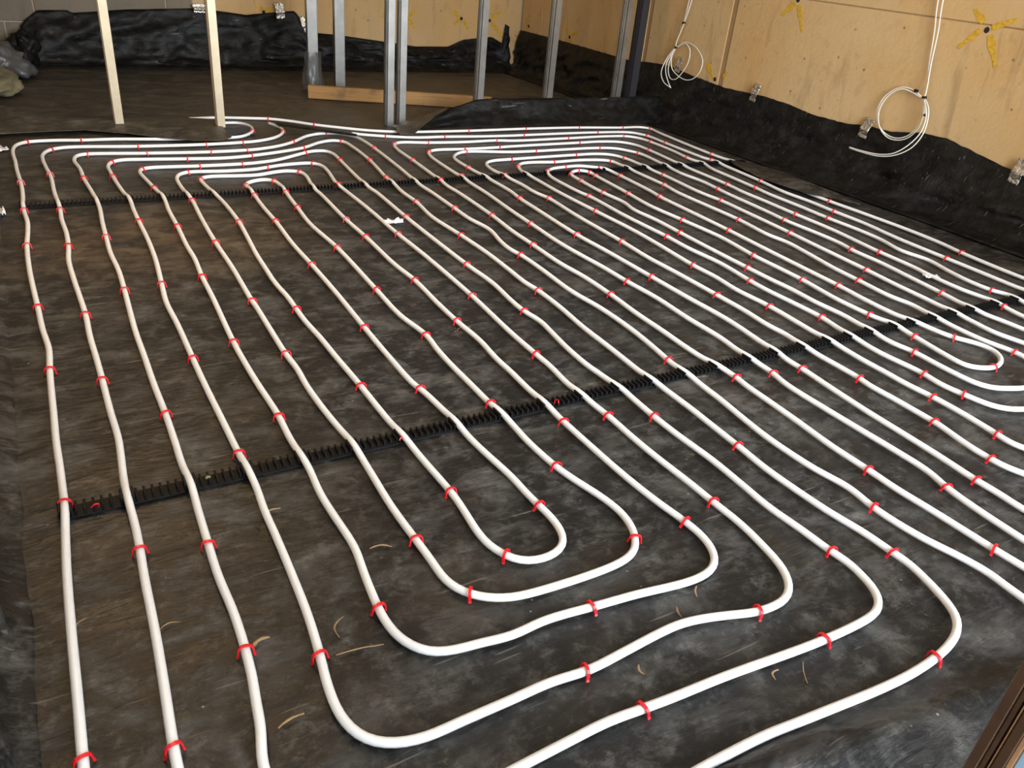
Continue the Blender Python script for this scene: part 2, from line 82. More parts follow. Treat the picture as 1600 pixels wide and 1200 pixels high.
def mesh_obj(name, verts, faces, mat, parent=None, smooth=False, loc=None):
    me = bpy.data.meshes.new(name)
    me.from_pydata([tuple(v) for v in verts], [], faces)
    me.update()
    if smooth: me.polygons.foreach_set('use_smooth', [True] * len(me.polygons))
    me.materials.append(mat)
    o = bpy.data.objects.new(name, me); COL.objects.link(o)
    if parent: o.parent = parent
    if loc: o.location = loc
    return o

def empty(name, loc):
    o = bpy.data.objects.new(name, None); o.empty_display_size = 0.05
    o.location = loc; COL.objects.link(o); return o

def boxes(name, lst, mat, parent=None, bevel=0.0, loc=None):
    """axis aligned boxes (x0,x1,y0,y1,z0,z1) joined into one mesh"""
    bm = bmesh.new()
    for (x0, x1, y0, y1, z0, z1) in lst:
        vs = [bm.verts.new(p) for p in ((x0,y0,z0),(x1,y0,z0),(x1,y1,z0),(x0,y1,z0),(x0,y0,z1),(x1,y0,z1),(x1,y1,z1),(x0,y1,z1))]
        for f in ((0,3,2,1),(4,5,6,7),(0,1,5,4),(1,2,6,5),(2,3,7,6),(3,0,4,7)):
            bm.faces.new([vs[i] for i in f])
    if bevel:
        bmesh.ops.bevel(bm, geom=list(bm.edges), offset=bevel, segments=1, affect='EDGES')
    me = bpy.data.meshes.new(name); bm.to_mesh(me); bm.free()
    me.materials.append(mat)
    o = bpy.data.objects.new(name, me); COL.objects.link(o)
    if parent: o.parent = parent
    if loc: o.location = loc
    return o

def spline(pts, step, smooth=0):
    """centripetal Catmull-Rom through pts, resampled at an even step"""
    P = [np.array(p, float) for p in pts]
    Q = [P[0]]
    for p in P[1:]:
        if np.linalg.norm(p - Q[-1]) > 1e-4: Q.append(p)
    P = [2 * Q[0] - Q[1]] + Q + [2 * Q[-1] - Q[-2]]
    out = []
    for i in range(1, len(P) - 2):
        p0, p1, p2, p3 = P[i-1:i+3]
        t1 = np.linalg.norm(p1-p0)**.5; t2 = t1 + np.linalg.norm(p2-p1)**.5; t3 = t2 + np.linalg.norm(p3-p2)**.5
        n = max(3, int(np.linalg.norm(p2-p1) / step * 2))
        for t in np.linspace(t1, t2, n, endpoint=False):
            a1 = (t1-t)/t1*p0 + t/t1*p1
            a2 = (t2-t)/(t2-t1)*p1 + (t-t1)/(t2-t1)*p2
            a3 = (t3-t)/(t3-t2)*p2 + (t-t2)/(t3-t2)*p3
            b1 = (t2-t)/t2*a1 + t/t2*a2
            b2 = (t3-t)/(t3-t1)*a2 + (t-t1)/(t3-t1)*a3
            out.append((t2-t)/(t2-t1)*b1 + (t-t1)/(t2-t1)*b2)
    out.append(P[-2])
    out = np.array(out)
    d = np.concatenate([[0], np.cumsum(np.linalg.norm(np.diff(out, axis=0), axis=1))])
    s = np.linspace(0, d[-1], max(2, int(d[-1] / step)))
    res = np.stack([np.interp(s, d, out[:, k]) for k in range(out.shape[1])], 1)
    for _ in range(smooth):
        r = res.copy(); r[1:-1] = (res[:-2] + 2*res[1:-1] + res[2:]) / 4; res = r
    return res

def tube(name, pts, rad, mat, parent=None, sides=10, ref=(0, 0, 1)):
    P = np.array(pts); n = len(P)
    T = np.gradient(P, axis=0); T /= np.linalg.norm(T, axis=1)[:, None]
    ref = np.array(ref, float)
    A = np.cross(T, ref); A /= np.maximum(np.linalg.norm(A, axis=1)[:, None], 1e-9)
    B = np.cross(A, T)
    V = np.zeros((n, sides, 3))
    for k in range(sides):
        a = 2 * math.pi * k / sides
        V[:, k] = P + rad * (math.cos(a) * A + math.sin(a) * B)
    F = []
    for i in range(n - 1):
        for k in range(sides):
            k2 = (k + 1) % sides
            F.append((i*sides+k, (i+1)*sides+k, (i+1)*sides+k2, i*sides+k2))
    F.append(tuple(range(sides))); F.append(tuple(range((n-1)*sides, n*sides))[::-1])
    return mesh_obj(name, V.reshape(-1, 3), F, mat, parent, True)

def nz(x, y, z=0.0, sc=1.0, oct=4):
    return noise.fractal(Vector((x*sc, y*sc, z)), 1.0, 2.0, oct)

def lerp_tab(tab, x):
    t = sorted(tab); return float(np.interp(x, [a for a, _ in t], [b for _, b in t]))

def grid(name, fn, nu, nv, mat, parent=None, thick=0.0):
    V = []; F = []
    for i in range(nu + 1):
        for j in range(nv + 1):
            V.append(fn(i / nu, j / nv))
    for i in range(nu):
        for j in range(nv):
            a = i*(nv+1)+j
            F.append((a, a+nv+1, a+nv+2, a+1))
    o = mesh_obj(name, V, F, mat, parent, True)
    if thick:
        md = o.modifiers.new('thickness', 'SOLIDIFY'); md.thickness = thick; md.offset = 0
    return o

# ------------------------------------------------------------------ materials
def new_mat(name):
    mt = bpy.data.materials.new(name); mt.use_nodes = True
    nt = mt.node_tree
    return mt, nt, nt.nodes['Principled BSDF']

def node(nt, typ, **kw):
    n = nt.nodes.new(typ)
    for k, v in kw.items():
        if k in n.inputs: n.inputs[k].default_value = v
        else: setattr(n, k, v)
    return n

def simple(name, col, rough=0.5, metal=0.0, bump=0.0, bscale=60, spec=0.5, var=0.0):
    mt, nt, b = new_mat(name)
    b.inputs['Base Color'].default_value = (*col, 1)
    b.inputs['Roughness'].default_value = rough
    b.inputs['Metallic'].default_value = metal
    b.inputs['Specular IOR Level'].default_value = spec
    geo = node(nt, 'ShaderNodeNewGeometry')
    if var:
        n1 = node(nt, 'ShaderNodeTexNoise', Scale=bscale * .4, Detail=5.0)
        nt.links.new(geo.outputs['Position'], n1.inputs['Vector'])
        rp = node(nt, 'ShaderNodeValToRGB')
        rp.color_ramp.elements[0].position = 0.3; rp.color_ramp.elements[1].position = 0.7
        rp.color_ramp.elements[0].color = (*[c * (1 - var) for c in col], 1)
        rp.color_ramp.elements[1].color = (*[min(1, c * (1 + var)) for c in col], 1)
        nt.links.new(n1.outputs['Fac'], rp.inputs['Fac'])
        nt.links.new(rp.outputs['Color'], b.inputs['Base Color'])
    if bump:
        n2 = node(nt, 'ShaderNodeTexNoise', Scale=bscale, Detail=6.0)
        nt.links.new(geo.outputs['Position'], n2.inputs['Vector'])
        bp = node(nt, 'ShaderNodeBump', Strength=bump, Distance=0.01)
        nt.links.new(n2.outputs['Fac'], bp.inputs['Height'])
        nt.links.new(bp.outputs['Normal'], b.inputs['Normal'])
    return mt

def ramp(nt, src, p0, p1, c0=(0, 0, 0, 1), c1=(1, 1, 1, 1)):
    r = node(nt, 'ShaderNodeValToRGB')
    r.color_ramp.elements[0].position = p0; r.color_ramp.elements[1].position = p1
    r.color_ramp.elements[0].color = c0; r.color_ramp.elements[1].color = c1
    nt.links.new(src, r.inputs['Fac']); return r.outputs['Color']

def mixc(nt, fac, a, b):
    n = node(nt, 'ShaderNodeMix', data_type='RGBA')
    if isinstance(fac, (int, float)): n.inputs[0].default_value = fac
    else: nt.links.new(fac, n.inputs[0])
    for i, s in ((6, a), (7, b)):
        if isinstance(s, tuple): n.inputs[i].default_value = s
        else: nt.links.new(s, n.inputs[i])
    return n.outputs[2]

def math_(nt, op, a, b=None):
    n = node(nt, 'ShaderNodeMath', operation=op)
    for i, s in ((0, a), (1, b)):
        if s is None: continue
        if isinstance(s, (int, float)): n.inputs[i].default_value = s
        else: nt.links.new(s, n.inputs[i])
    return n.outputs[0]

def noise_at(nt, vec, scale, detail=5.0, rough=0.55, dist=0.0):
    n = node(nt, 'ShaderNodeTexNoise', Scale=scale, Detail=detail, Roughness=rough, Distortion=dist)
    nt.links.new(vec, n.inputs['Vector']); return n.outputs['Fac']

def mapped(nt, vec, scale, rot=(0, 0, 0)):
    n = node(nt, 'ShaderNodeMapping')
    n.inputs['Scale'].default_value = scale; n.inputs['Rotation'].default_value = rot
    nt.links.new(vec, n.inputs['Vector']); return n.outputs['Vector']

def membrane(name, dust, ripple=1.0, mud=True, base=(0.012, 0.012, 0.012), rough=(0.38, 0.62), spec=0.45):
    """black polythene sheet: dusty scuffs, scratches, dried mud, soft ripples"""
    mt, nt, b = new_mat(name)
    pos = node(nt, 'ShaderNodeNewGeometry').outputs['Position']
    b.inputs['Specular IOR Level'].default_value = spec
    big = noise_at(nt, pos, 1.7, 6, 0.6, 0.6)
    scuff = noise_at(nt, mapped(nt, pos, (1.0, 1.35, 1.6), (0, 0, 0.35)), 6, 10, 0.70, 0.5)
    fine = noise_at(nt, mapped(nt, pos, (1, 1.2, 1), (0, 0, -0.5)), 34, 8, 0.75, 0.2)
    smudge = noise_at(nt, pos, 15, 12, 0.80, 0.15)
    f = math_(nt, 'MULTIPLY', ramp(nt, scuff, 0.48, 0.68), ramp(nt, big, 0.3, 0.7, (0.30, 0.30, 0.30, 1)))
    f = math_(nt, 'ADD', f, math_(nt, 'MULTIPLY', ramp(nt, smudge, 0.515, 0.64), 0.55))
    f = math_(nt, 'ADD', f, math_(nt, 'MULTIPLY', ramp(nt, fine, 0.55, 0.70), 0.50))
    col = mixc(nt, math_(nt, 'MULTIPLY', f, dust), (*base, 1), (0.24, 0.235, 0.215, 1))
    # thin pale scratches in two directions
    for rot, sc in ((0.95, 3.4), (-1.2, 3.0), (0.2, 3.1)):
        sv = noise_at(nt, mapped(nt, pos, (1.2, 26.0, 8.0), (0, 0, rot)), sc, 2, 0.5, 0.3)
        col = mixc(nt, math_(nt, 'MULTIPLY', ramp(nt, sv, 0.715, 0.75), 0.30), col, (0.30, 0.28, 0.24, 1))
    # pale crumbs of plaster and straw dust
    cr = node(nt, 'ShaderNodeTexVoronoi', Scale=34.0, feature='F1'); nt.links.new(pos, cr.inputs['Vector'])
    crm = math_(nt, 'MULTIPLY', ramp(nt, cr.outputs['Distance'], 0.06, 0.10, (1, 1, 1, 1), (0, 0, 0, 1)), ramp(nt, noise_at(nt, pos, 6, 3), 0.58, 0.66))
    col = mixc(nt, math_(nt, 'MULTIPLY', crm, 0.75 if mud else 0.12), col, (0.42, 0.39, 0.33, 1))
    if mud:
        mm = ramp(nt, noise_at(nt, mapped(nt, pos, (1.0, 1.5, 1)), 2.1, 9, 0.66, 0.8), 0.52, 0.74)
        col = mixc(nt, math_(nt, 'MULTIPLY', mm, 0.24), col, (0.13, 0.10, 0.065, 1))
        # dried yellow-brown mud trodden in beside the far rail on the left and towards the back
        sep = node(nt, 'ShaderNodeSeparateXYZ'); nt.links.new(pos, sep.inputs[0])
        dx = math_(nt, 'DIVIDE', math_(nt, 'SUBTRACT', sep.outputs[0], 0.35), 0.75)
        dy = math_(nt, 'DIVIDE', math_(nt, 'SUBTRACT', sep.outputs[1], 3.15), 0.55)
        rr = math_(nt, 'SQRT', math_(nt, 'ADD', math_(nt, 'MULTIPLY', dx, dx), math_(nt, 'MULTIPLY', dy, dy)))
        patch = math_(nt, 'MULTIPLY', ramp(nt, rr, 0.25, 1.15, (1, 1, 1, 1), (0, 0, 0, 1)), ramp(nt, scuff, 0.34, 0.66))
        col = mixc(nt, math_(nt, 'MULTIPLY', patch, 0.6), col, (0.16, 0.105, 0.055, 1))
        back = math_(nt, 'MULTIPLY', ramp(nt, math_(nt, 'DIVIDE', sep.outputs[1], 8.0), 0.40, 0.66), ramp(nt, scuff, 0.30, 0.70, (0.25, 0.25, 0.25, 1)))
        col = mixc(nt, math_(nt, 'MULTIPLY', back, 0.55), col, (0.13, 0.105, 0.065, 1))
        y1 = ramp(nt, noise_at(nt, pos, 4.3, 8, 0.7, 0.4), 0.665, 0.70)
        col = mixc(nt, math_(nt, 'MULTIPLY', y1, 0.6), col, (0.30, 0.24, 0.13, 1))
    nt.links.new(col, b.inputs['Base Color'])
    rv = ramp(nt, scuff, 0.3, 0.7, (rough[0],) * 3 + (1,), (rough[1],) * 3 + (1,))
    nt.links.new(rv, b.inputs['Roughness'])
    w1 = noise_at(nt, mapped(nt, pos, (1.0, 4.0, 2.0), (0, 0, 0.08)), 5, 5, 0.55, 0.7)
    w2 = noise_at(nt, mapped(nt, pos, (1.0, 2.5, 2.0), (0, 0, -0.2)), 22, 5, 0.6, 0.4)
    h = math_(nt, 'ADD', math_(nt, 'MULTIPLY', math_(nt, 'MULTIPLY', w1, ramp(nt, big, 0.35, 0.7, (0.35, 0.35, 0.35, 1))), 1.0), math_(nt, 'MULTIPLY', w2, 0.22))
    bp = node(nt, 'ShaderNodeBump', Strength=0.40 * ripple, Distance=0.03)
    nt.links.new(h, bp.inputs['Height']); nt.links.new(bp.outputs['Normal'], b.inputs['Normal'])
    return mt

def concrete(name, base, dark, orange):
    mt, nt, b = new_mat(name)
    pos = node(nt, 'ShaderNodeNewGeometry').outputs['Position']
    n1 = noise_at(nt, pos, 1.6, 8, 0.6, 0.4)
    n2 = noise_at(nt, mapped(nt, pos, (5, 5, 0.8)), 2.0, 6, 0.6, 0.5)
    n3 = noise_at(nt, pos, 11, 6, 0.65)
    col = mixc(nt, ramp(nt, n1, 0.35, 0.68), (*base, 1), (*orange, 1))
    col = mixc(nt, math_(nt, 'MULTIPLY', ramp(nt, n2, 0.56, 0.72), 0.55), col, (*dark, 1))
    col = mixc(nt, math_(nt, 'MULTIPLY', ramp(nt, n3, 0.55, 0.75), 0.35), col, (*dark, 1))
    vo = node(nt, 'ShaderNodeTexVoronoi', Scale=13.0); nt.links.new(pos, vo.inputs['Vector'])
    pit = math_(nt, 'MULTIPLY', ramp(nt, vo.outputs['Distance'], 0.05, 0.13, (1, 1, 1, 1), (0, 0, 0, 1)), ramp(nt, n3, 0.46, 0.56))
    col = mixc(nt, math_(nt, 'MULTIPLY', pit, 0.75), col, (0.07, 0.05, 0.03, 1))
    nt.links.new(col, b.inputs['Base Color'])
    b.inputs['Roughness'].default_value = 0.85
    h = math_(nt, 'SUBTRACT', noise_at(nt, pos, 45, 6), math_(nt, 'MULTIPLY', pit, 0.8))
    bp = node(nt, 'ShaderNodeBump', Strength=0.25, Distance=0.01)
    nt.links.new(h, bp.inputs['Height']); nt.links.new(bp.outputs['Normal'], b.inputs['Normal'])
    return mt

def timber(name, a, c):
    mt, nt, b = new_mat(name)
    tc = node(nt, 'ShaderNodeTexCoord').outputs['Object']
    g = noise_at(nt, mapped(nt, tc, (1.5, 30, 30)), 3.0, 6, 0.6, 0.8)
    col = mixc(nt, ramp(nt, g, 0.3, 0.7), (*a, 1), (*c, 1))
    st = noise_at(nt, tc, 7, 4)
    col = mixc(nt, math_(nt, 'MULTIPLY', ramp(nt, st, 0.55, 0.7), 0.5), col, (0.10, 0.06, 0.03, 1))
    nt.links.new(col, b.inputs['Base Color']); b.inputs['Roughness'].default_value = 0.7
    return mt

M = {
    'floor': membrane('dusty_membrane', 0.43, base=(0.009, 0.009, 0.009)),
    'sheet': membrane('clean_membrane', 0.09, 0.9, mud=False, base=(0.005, 0.005, 0.005), rough=(0.40, 0.58), spec=0.22),
    'sheet_dusty': membrane('far_membrane', 0.5, 1.2, mud=True, base=(0.010, 0.010, 0.010)),
    'concrete': concrete('tan_concrete', (0.62, 0.43, 0.215), (0.30, 0.19, 0.09), (0.60, 0.365, 0.14)),
    'concrete_dark': concrete('brown_concrete', (0.36, 0.23, 0.11), (0.20, 0.13, 0.07), (0.33, 0.20, 0.09)),
    'block': concrete('grey_block', (0.22, 0.19, 0.14), (0.12, 0.10, 0.08), (0.19, 0.16, 0.12)),
    'mortar': simple('mortar', (0.42, 0.36, 0.27), 0.9, bump=0.2),
    'plaster': simple('plaster', (0.50, 0.44, 0.35), 0.85, var=0.08, bscale=8),
    'pipe': simple('white_pipe', (0.86, 0.86, 0.85), 0.33, bump=0.03, bscale=300),
    'red': simple('red_plastic', (0.75, 0.012, 0.022), 0.38),
    'black': simple('black_plastic', (0.007, 0.007, 0.008), 0.6, spec=0.2),
    'galv': simple('galvanised_steel', (0.36, 0.355, 0.335), 0.36, 0.85, bump=0.06, bscale=30, var=0.12),
    'dark_steel': simple('dark_steel', (0.035, 0.035, 0.042), 0.42, 0.3),
    'warm_lit_steel': simple('galvanised_steel_warm_lit', (0.50, 0.42, 0.29), 0.42, 0.35, bump=0.05, bscale=30, var=0.08),  # galvanised steel with warm reflected light put into its cream base colour
    'wood': timber('sawn_timber', (0.42, 0.23, 0.075), (0.28, 0.15, 0.05)),
    'splinter': timber('pale_splinter', (0.34, 0.22, 0.10), (0.20, 0.12, 0.05)),
    'cable': simple('white_cable', (0.84, 0.82, 0.74), 0.4),
    'foil': simple('foil_tape', (0.80, 0.77, 0.70), 0.24, 0.95, bump=0.9, bscale=70),
    'yellow': simple('yellow_paint', (0.62, 0.36, 0.03), 0.7, var=0.25, bscale=160),
    'hole': simple('tie_hole_dark', (0.02, 0.016, 0.012), 0.9),
    'brown': simple('brown_aluminium', (0.085, 0.042, 0.022), 0.32, 0.35, var=0.15, bscale=90),
    'copper': simple('tan_edge', (0.45, 0.24, 0.12), 0.4, 0.2, var=0.2, bscale=50),
    'film': simple('blue_film', (0.30, 0.46, 0.62), 0.28, bump=0.3, bscale=20),
    'blue_dark': simple('dark_blue_plastic', (0.012, 0.035, 0.075), 0.4),
    'silver': simple('grey_wrap', (0.14, 0.145, 0.15), 0.4, 0.25, bump=0.6, bscale=18, var=0.3),
    'cream': simple('cream_insulation', (0.19, 0.17, 0.10), 0.75, bump=0.4, bscale=30, var=0.3),
    'white': simple('white_scrap', (0.75, 0.76, 0.78), 0.4, bump=0.3, bscale=60),
    'bulb': simple('bulb', (1, 0.8, 0.5), 0.3),
}
# clear film round a stud foot
mt, nt, b = new_mat('clear_wrap')
b.inputs['Base Color'].default_value = (0.12, 0.12, 0.11, 1); b.inputs['Roughness'].default_value = 0.25; b.inputs['Alpha'].default_value = 0.55
M['wrap'] = mt
# window glass
mt, nt, b = new_mat('window_glass')
tr = node(nt, 'ShaderNodeBsdfTransparent'); gl = node(nt, 'ShaderNodeBsdfGlossy', Roughness=0.02)
fr = node(nt, 'ShaderNodeFresnel', IOR=1.45); mx = node(nt, 'ShaderNodeMixShader')
nt.links.new(fr.outputs[0], mx.inputs[0]); nt.links.new(tr.outputs[0], mx.inputs[1]); nt.links.new(gl.outputs[0], mx.inputs[2])
nt.links.new(mx.outputs[0], nt.nodes['Material Output'].inputs['Surface'])
M['glass'] = mt

# ------------------------------------------------------------------ the setting
def floor_h(x, y):
    """height of the loose sheet: ripples always below the pipes"""
    h = -0.003 + 0.0022 * nz(x * 1.0, y * 3.0, 2.0, 2.2, 3) + 0.0012 * nz(x, y * 2.2, 5.0, 9.0, 2)
    # creases by the doorway
    cy = 0.50 - 0.16 * (x - 0.80) + 0.012 * nz(x, 0, 1, 6.0, 2)
    if 0.55 < x < 1.75:
        w = min(1, (x - 0.55) / 0.2, (1.75 - x) / 0.3)
        d = y - (cy - 0.035)
        h += w * (0.030 * math.exp(-(d / 0.020) ** 2) if d > 0 else 0.030 * math.exp(-(d / 0.07) ** 2))
    return min(h, 0.035 if y < 0.6 else 0.0015)

def build_floor():
    xs = np.arange(XL, XR + 0.001, 0.035); ys = np.concatenate([np.arange(-0.05, 1.0, 0.018), np.arange(1.0, YF + 0.02, 0.03)])
    V = [(x, y, floor_h(x, y)) for x in xs for y in ys]
    n = len(ys); F = []
    for i in range(len(xs) - 1):
        for j in range(n - 1):
            a = i * n + j; F.append((a, a + n, a + n + 1, a + 1))
    o = mesh_obj('floor', V, F, M['floor'], None, True)
    return tag(o, 'floor under a dusty black polythene membrane', kind='structure')
FLOOR = build_floor()
tag(boxes('floor_slab', [(XL - .1, XR + .1, -1.2, YF + .1, -0.25, -0.016)], M['mortar']), 'concrete slab beneath the black membrane', kind='structure').name = 'floor_slab'

tag(boxes('ceiling', [(XL - .15, XR + .15, -0.0, YF + .15, ZC, ZC + .1)], M['plaster']), 'plain ceiling above the room', kind='structure')
tag(boxes('wall_left', [(XL - .15, XL, 0.05, YF + .15, -.02, ZC)], M['plaster']), 'plain wall along the left side', kind='structure')

# right wall: concrete cast in shuttering panels, joints recessed between them
WR = tag(boxes('wall_right', [(XR + .006, XR + .2, 0.05, YF + .15, -.02, ZC)], M['concrete_dark']), 'tan cast concrete wall along the right side', kind='structure')
ye = [0.06, 2.2, 4.40, 5.28, 6.10, 6.83, 7.19]; ze = [0.0, 0.95, 1.90, ZC]
ye = [0.06, 4.40, 5.28, 6.10, 6.83, 7.19]
for i in range(len(ye) - 1):
    for j in range(len(ze) - 1):
        dx = rnd.uniform(0, 0.003)
        boxes('concrete_panel', [(XR + dx, XR + .012, ye[i] + (.024 if ye[i] in (4.40, 5.28) else .003), ye[i+1] - (.024 if ye[i+1] in (4.40, 5.28) else .003), ze[j] + .003, ze[j+1] - .003)], M['concrete'], WR, 0.002)
# far wall: blockwork on the left, concrete on the right
WF = tag(boxes('wall_far', [(XL - .15, XR + .2, YF + .006, YF + .2, -.02, ZC)], M['mortar']), 'far wall, grey blockwork on the left and tan concrete on the right', kind='structure')
for r in range(11):
    z0 = 0.065 + .215 * (r - 1) + .005; z1 = z0 + .205
    z0 = max(z0, 0.0); z1 = min(z1, ZC - .002)
    off = (0.208 if r % 2 == 0 else 0.008) - .45 * 2
    for k in range(6):
        x0 = max(off + .45 * k + .005, XL + .002); x1 = min(off + .45 * (k + 1) - .005, 1.30)
        if x1 - x0 < .03 or z1 - z0 < .03: continue
        d = rnd.uniform(0, .003)
        boxes('block', [(x0, x1, YF - .004 + d, YF + .012, z0, z1)], M['block'], WF, 0.003)
xe = [1.305, 2.20, 3.13, 3.65, 3.91, XR - .004]
for i in range(len(xe) - 1):
    for j in range(len(ze) - 1):
        d = rnd.uniform(0, .003)
        boxes('concrete_panel', [(xe[i] + .003, xe[i+1] - .003, YF + d, YF + .012, ze[j] + .003, ze[j+1] - .003)], M['concrete'], WF, 0.002)

# tie holes and sprayed paint marks on the concrete
def hole(parent, p, right):
    n = 10; V = []; F = []
    for ring, (rad, dep) in enumerate(((.015, .0015), (.012, -.0008), (.009, -.0002))):
        for k in range(n):
            a = 2 * math.pi * k / n
            u, v = p[0] + rad * math.cos(a), p[1] + rad * math.sin(a)
            V.append((XR + dep, u, v) if right else (u, YF + dep, v))
    for ring in range(2):
        for k in range(n): F.append((ring*n+k, ring*n+(k+1) % n, (ring+1)*n+(k+1) % n, (ring+1)*n+k))
    F.append(tuple(range(2*n, 3*n)))
    V = [tuple(v) for v in V]
    o = mesh_obj('tie_hole', V, F, M['hole'], parent)
    o.location = (-0.002, 0, 0) if right else (0, -0.002, 0)
for p in TIE_RIGHT: hole(WR, p, True)
for p in TIE_FAR: hole(WF, p, False)

def paint(parent, strokes, right, wid):
    bm = bmesh.new()
    for (a, z0, c, z1) in strokes:
        n = 8; d = Vector((c - a, z1 - z0)); L = d.length; d.normalize(); q = Vector((-d.y, d.x))
        pr = None
        for i in range(n + 1):
            t = i / n; w = wid * (0.55 + 0.45 * math.sin(math.pi * min(1, t * 1.3 + .15))) * rnd.uniform(.8, 1.2)
            c0 = Vector((a, z0)) + d * L * t
            row = []
            for s in (-1, 1):
                e = c0 + q * w * s
                for dep in (0.0, -.0018):
                    row.append(bm.verts.new((XR + dep, e.x, e.y) if right else (e.x, YF + dep, e.y)))
            if pr:
                bm.faces.new((pr[1], pr[3], row[3], row[1])); bm.faces.new((pr[0], pr[1], row[1], row[0])); bm.faces.new((pr[3], pr[2], row[2], row[3]))
            pr = row
    bmesh.ops.recalc_face_normals(bm, faces=bm.faces)
    me = bpy.data.meshes.new('paint_mark'); bm.to_mesh(me); bm.free(); me.materials.append(M['yellow'])
    o = bpy.data.objects.new('paint_mark', me); COL.objects.link(o); o.parent = parent
for s in MARKS_RIGHT: paint(WR, s, True, .018)
for s in MARKS_FAR: paint(WF, s, False, .019)
paint(WF, [(2.882, .428, 2.905, .428)], False, .022)

# front wall with the open doorway the picture is taken from, and a glazed sliding leaf beside it
tag(boxes('wall_front', [(XL - .15, XL + .02, 0.0, .18, -.02, ZC), (XL, XR + .1, 0.0, .18, 2.25, ZC), (3.45, XR + .15, 0.0, .18, -.02, ZC)], M['plaster']), 'front wall around the wide glazed doorway', kind='structure')
DJ = Vector((0.602, 0.160, 0))
D = empty('door_1', (DJ.x, DJ.y, 0)); tag(D, 'brown aluminium frame of the sliding glass door in the near corner', kind='structure')
jx, jy = 0.0, 0.0
boxes('door_post', [(-.004, .030, -.0085, 0, 0, 2.25), (-.001, .030, -.0125, -.0085, 0, 2.25)], M['brown'], D, .0007)
boxes('seal_strip', [(.006, .030, -.0165, -.0125, 0, 2.25)], M['black'], D)
boxes('track_rib', [(.001, .006, -.0150, -.0139, 0, 2.25)], M['copper'], D)
boxes('sash_stile', [(-.003, .030, -.0245, -.0165, 0, 2.25)], M['brown'], D, .0008)
boxes('edge_trim', [(-.001, .030, -.0285, -.0245, 0, 2.25)], M['copper'], D, .0005)
boxes('protective_film', [(.002, .030, -.15, -.0286, 0, 1.0)], M['film'], D, .0008)
boxes('pane', [(.034, 2.84, -.030, -.024, .02, 2.22)], M['glass'], D)
boxes('sash_rail', [(.032, 2.845, -.042, -.012, 0, .018), (.032, 2.845, -.042, -.012, 2.222, 2.25), (2.815, 2.845, -.042, -.012, .018, 2.222)], M['brown'], D)

# ------------------------------------------------------------------ black membrane turned up the walls
def right_upstand(u, v):
    y = 7.16 - u * (7.16 - 0.20)
    top = lerp_tab(RIGHT_EDGE + [(0.2, .33), (1.2, .32)], y) + .004 * nz(y, 0, 3, 20, 2)
    prof = [(0.0, 4.02, 0.004), (0.12, 4.10, 0.010), (0.24, 4.165, 0.030), (0.36, 4.205, 0.075), (0.62, 4.245, .55), (1.0, 4.286, 1.0)]
    x = float(np.interp(v, [p[0] for p in prof], [p[1] for p in prof]))
    zz = float(np.interp(v, [0, .12, .24, .36, 1.0], [0.006, 0.010, 0.028, 0.07, top]))
    k = min(1, v * 3) * (1 - max(0, v - .55) * 2.0)
    fold = nz(y * 2.2, v * 1.2, 1.0, 1.6, 4)
    ridge = abs(nz(y * 1.4 + v * .9, v * 2.0, 6.0, 1.8, 3))
    x += k * (0.035 * fold - 0.045 * (0.25 - ridge) - .01)
    x = min(x, 4.292)
    return (x, y + .01 * nz(y, v, 4, 6, 2), zz)
o = grid('membrane_upstand', right_upstand, 300, 26, M['sheet'], thick=.001)
tag(o, 'black polythene membrane turned up along the foot of the tan right wall', 'membrane')

def far_upstand(u, v):
    x = 0.10 + u * (4.16 - 0.10)
    top = lerp_tab(FAR_EDGE, x)
    prof_y = float(np.interp(v, [0, .15, .35, 1.0], [6.98, 7.05, 7.10, 7.175]))
    zz = float(np.interp(v, [0, .15, .35, 1.0], [0.004, 0.02, 0.07, top]))
    k = min(1, v * 3) * (1 - max(0, v - .85) * 4)
    prof_y += k * (.05 * nz(x * 1.8, v * 1.5, 9, 1.6, 4) - .05 * (.25 - abs(nz(x * 1.5 - v * .8, v * 2, 3, 1.6, 3))))
    return (x, min(prof_y, 7.190), zz)
tag(grid('membrane_upstand', far_upstand, 200, 20, M['sheet'], thick=.001), 'black polythene membrane turned up the foot of the far wall', 'membrane')

def left_upstand(u, v):
    y = 0.25 + u * 6.7
    x = float(np.interp(v, [0, .2, .45, 1.0], [-.135, -.178, -.215, -.296]))
    zz = float(np.interp(v, [0, .2, .45, 1.0], [-.008, .014, .07, .36]))
    k = min(1, v * 3)
    x += k * (.02 * nz(y * 2, v, 11, 2.2, 4) - .02 * (.25 - abs(nz(y * 2.5 + v, v * 2, 5, 2.0, 3))))
    return (max(x, XL + .004), y, zz)
tag(grid('membrane_upstand', left_upstand, 260, 16, M['floor'], thick=.001), 'black polythene membrane turned up along the left wall', 'membrane')

# sheet dressed up over the partition foot, right of the stud pair
def part_upstand(u, v):
    x = 2.20 + u * (4.21 - 2.20)
    top = float(np.interp(x, [2.20, 2.30, 2.45, 2.62, 2.70, 3.3, 3.95, 4.21], [.010, .035, .105, .155, .166, .166, .170, .175]))
    top += .004 * nz(x, 0, 2, 12, 2)
    y = float(np.interp(v, [0, .3, .7, 1.0], [4.80, 4.865, 4.905, 4.922]))
    zz = float(np.interp(v, [0, .3, .7, 1.0], [.004, .05 * top / .166, .6 * top, top]))
    k = min(1, v * 3) * (1 - max(0, v - .85) * 3)
    y += k * (.02 * nz(x * 2, v, 21, 1.8, 4) - .015)
    return (x, y, zz)
tag(grid('membrane_fold', part_upstand, 120, 14, M['sheet'], thick=.001), 'clean black membrane dressed up in front of the right-hand steel studs', 'membrane')

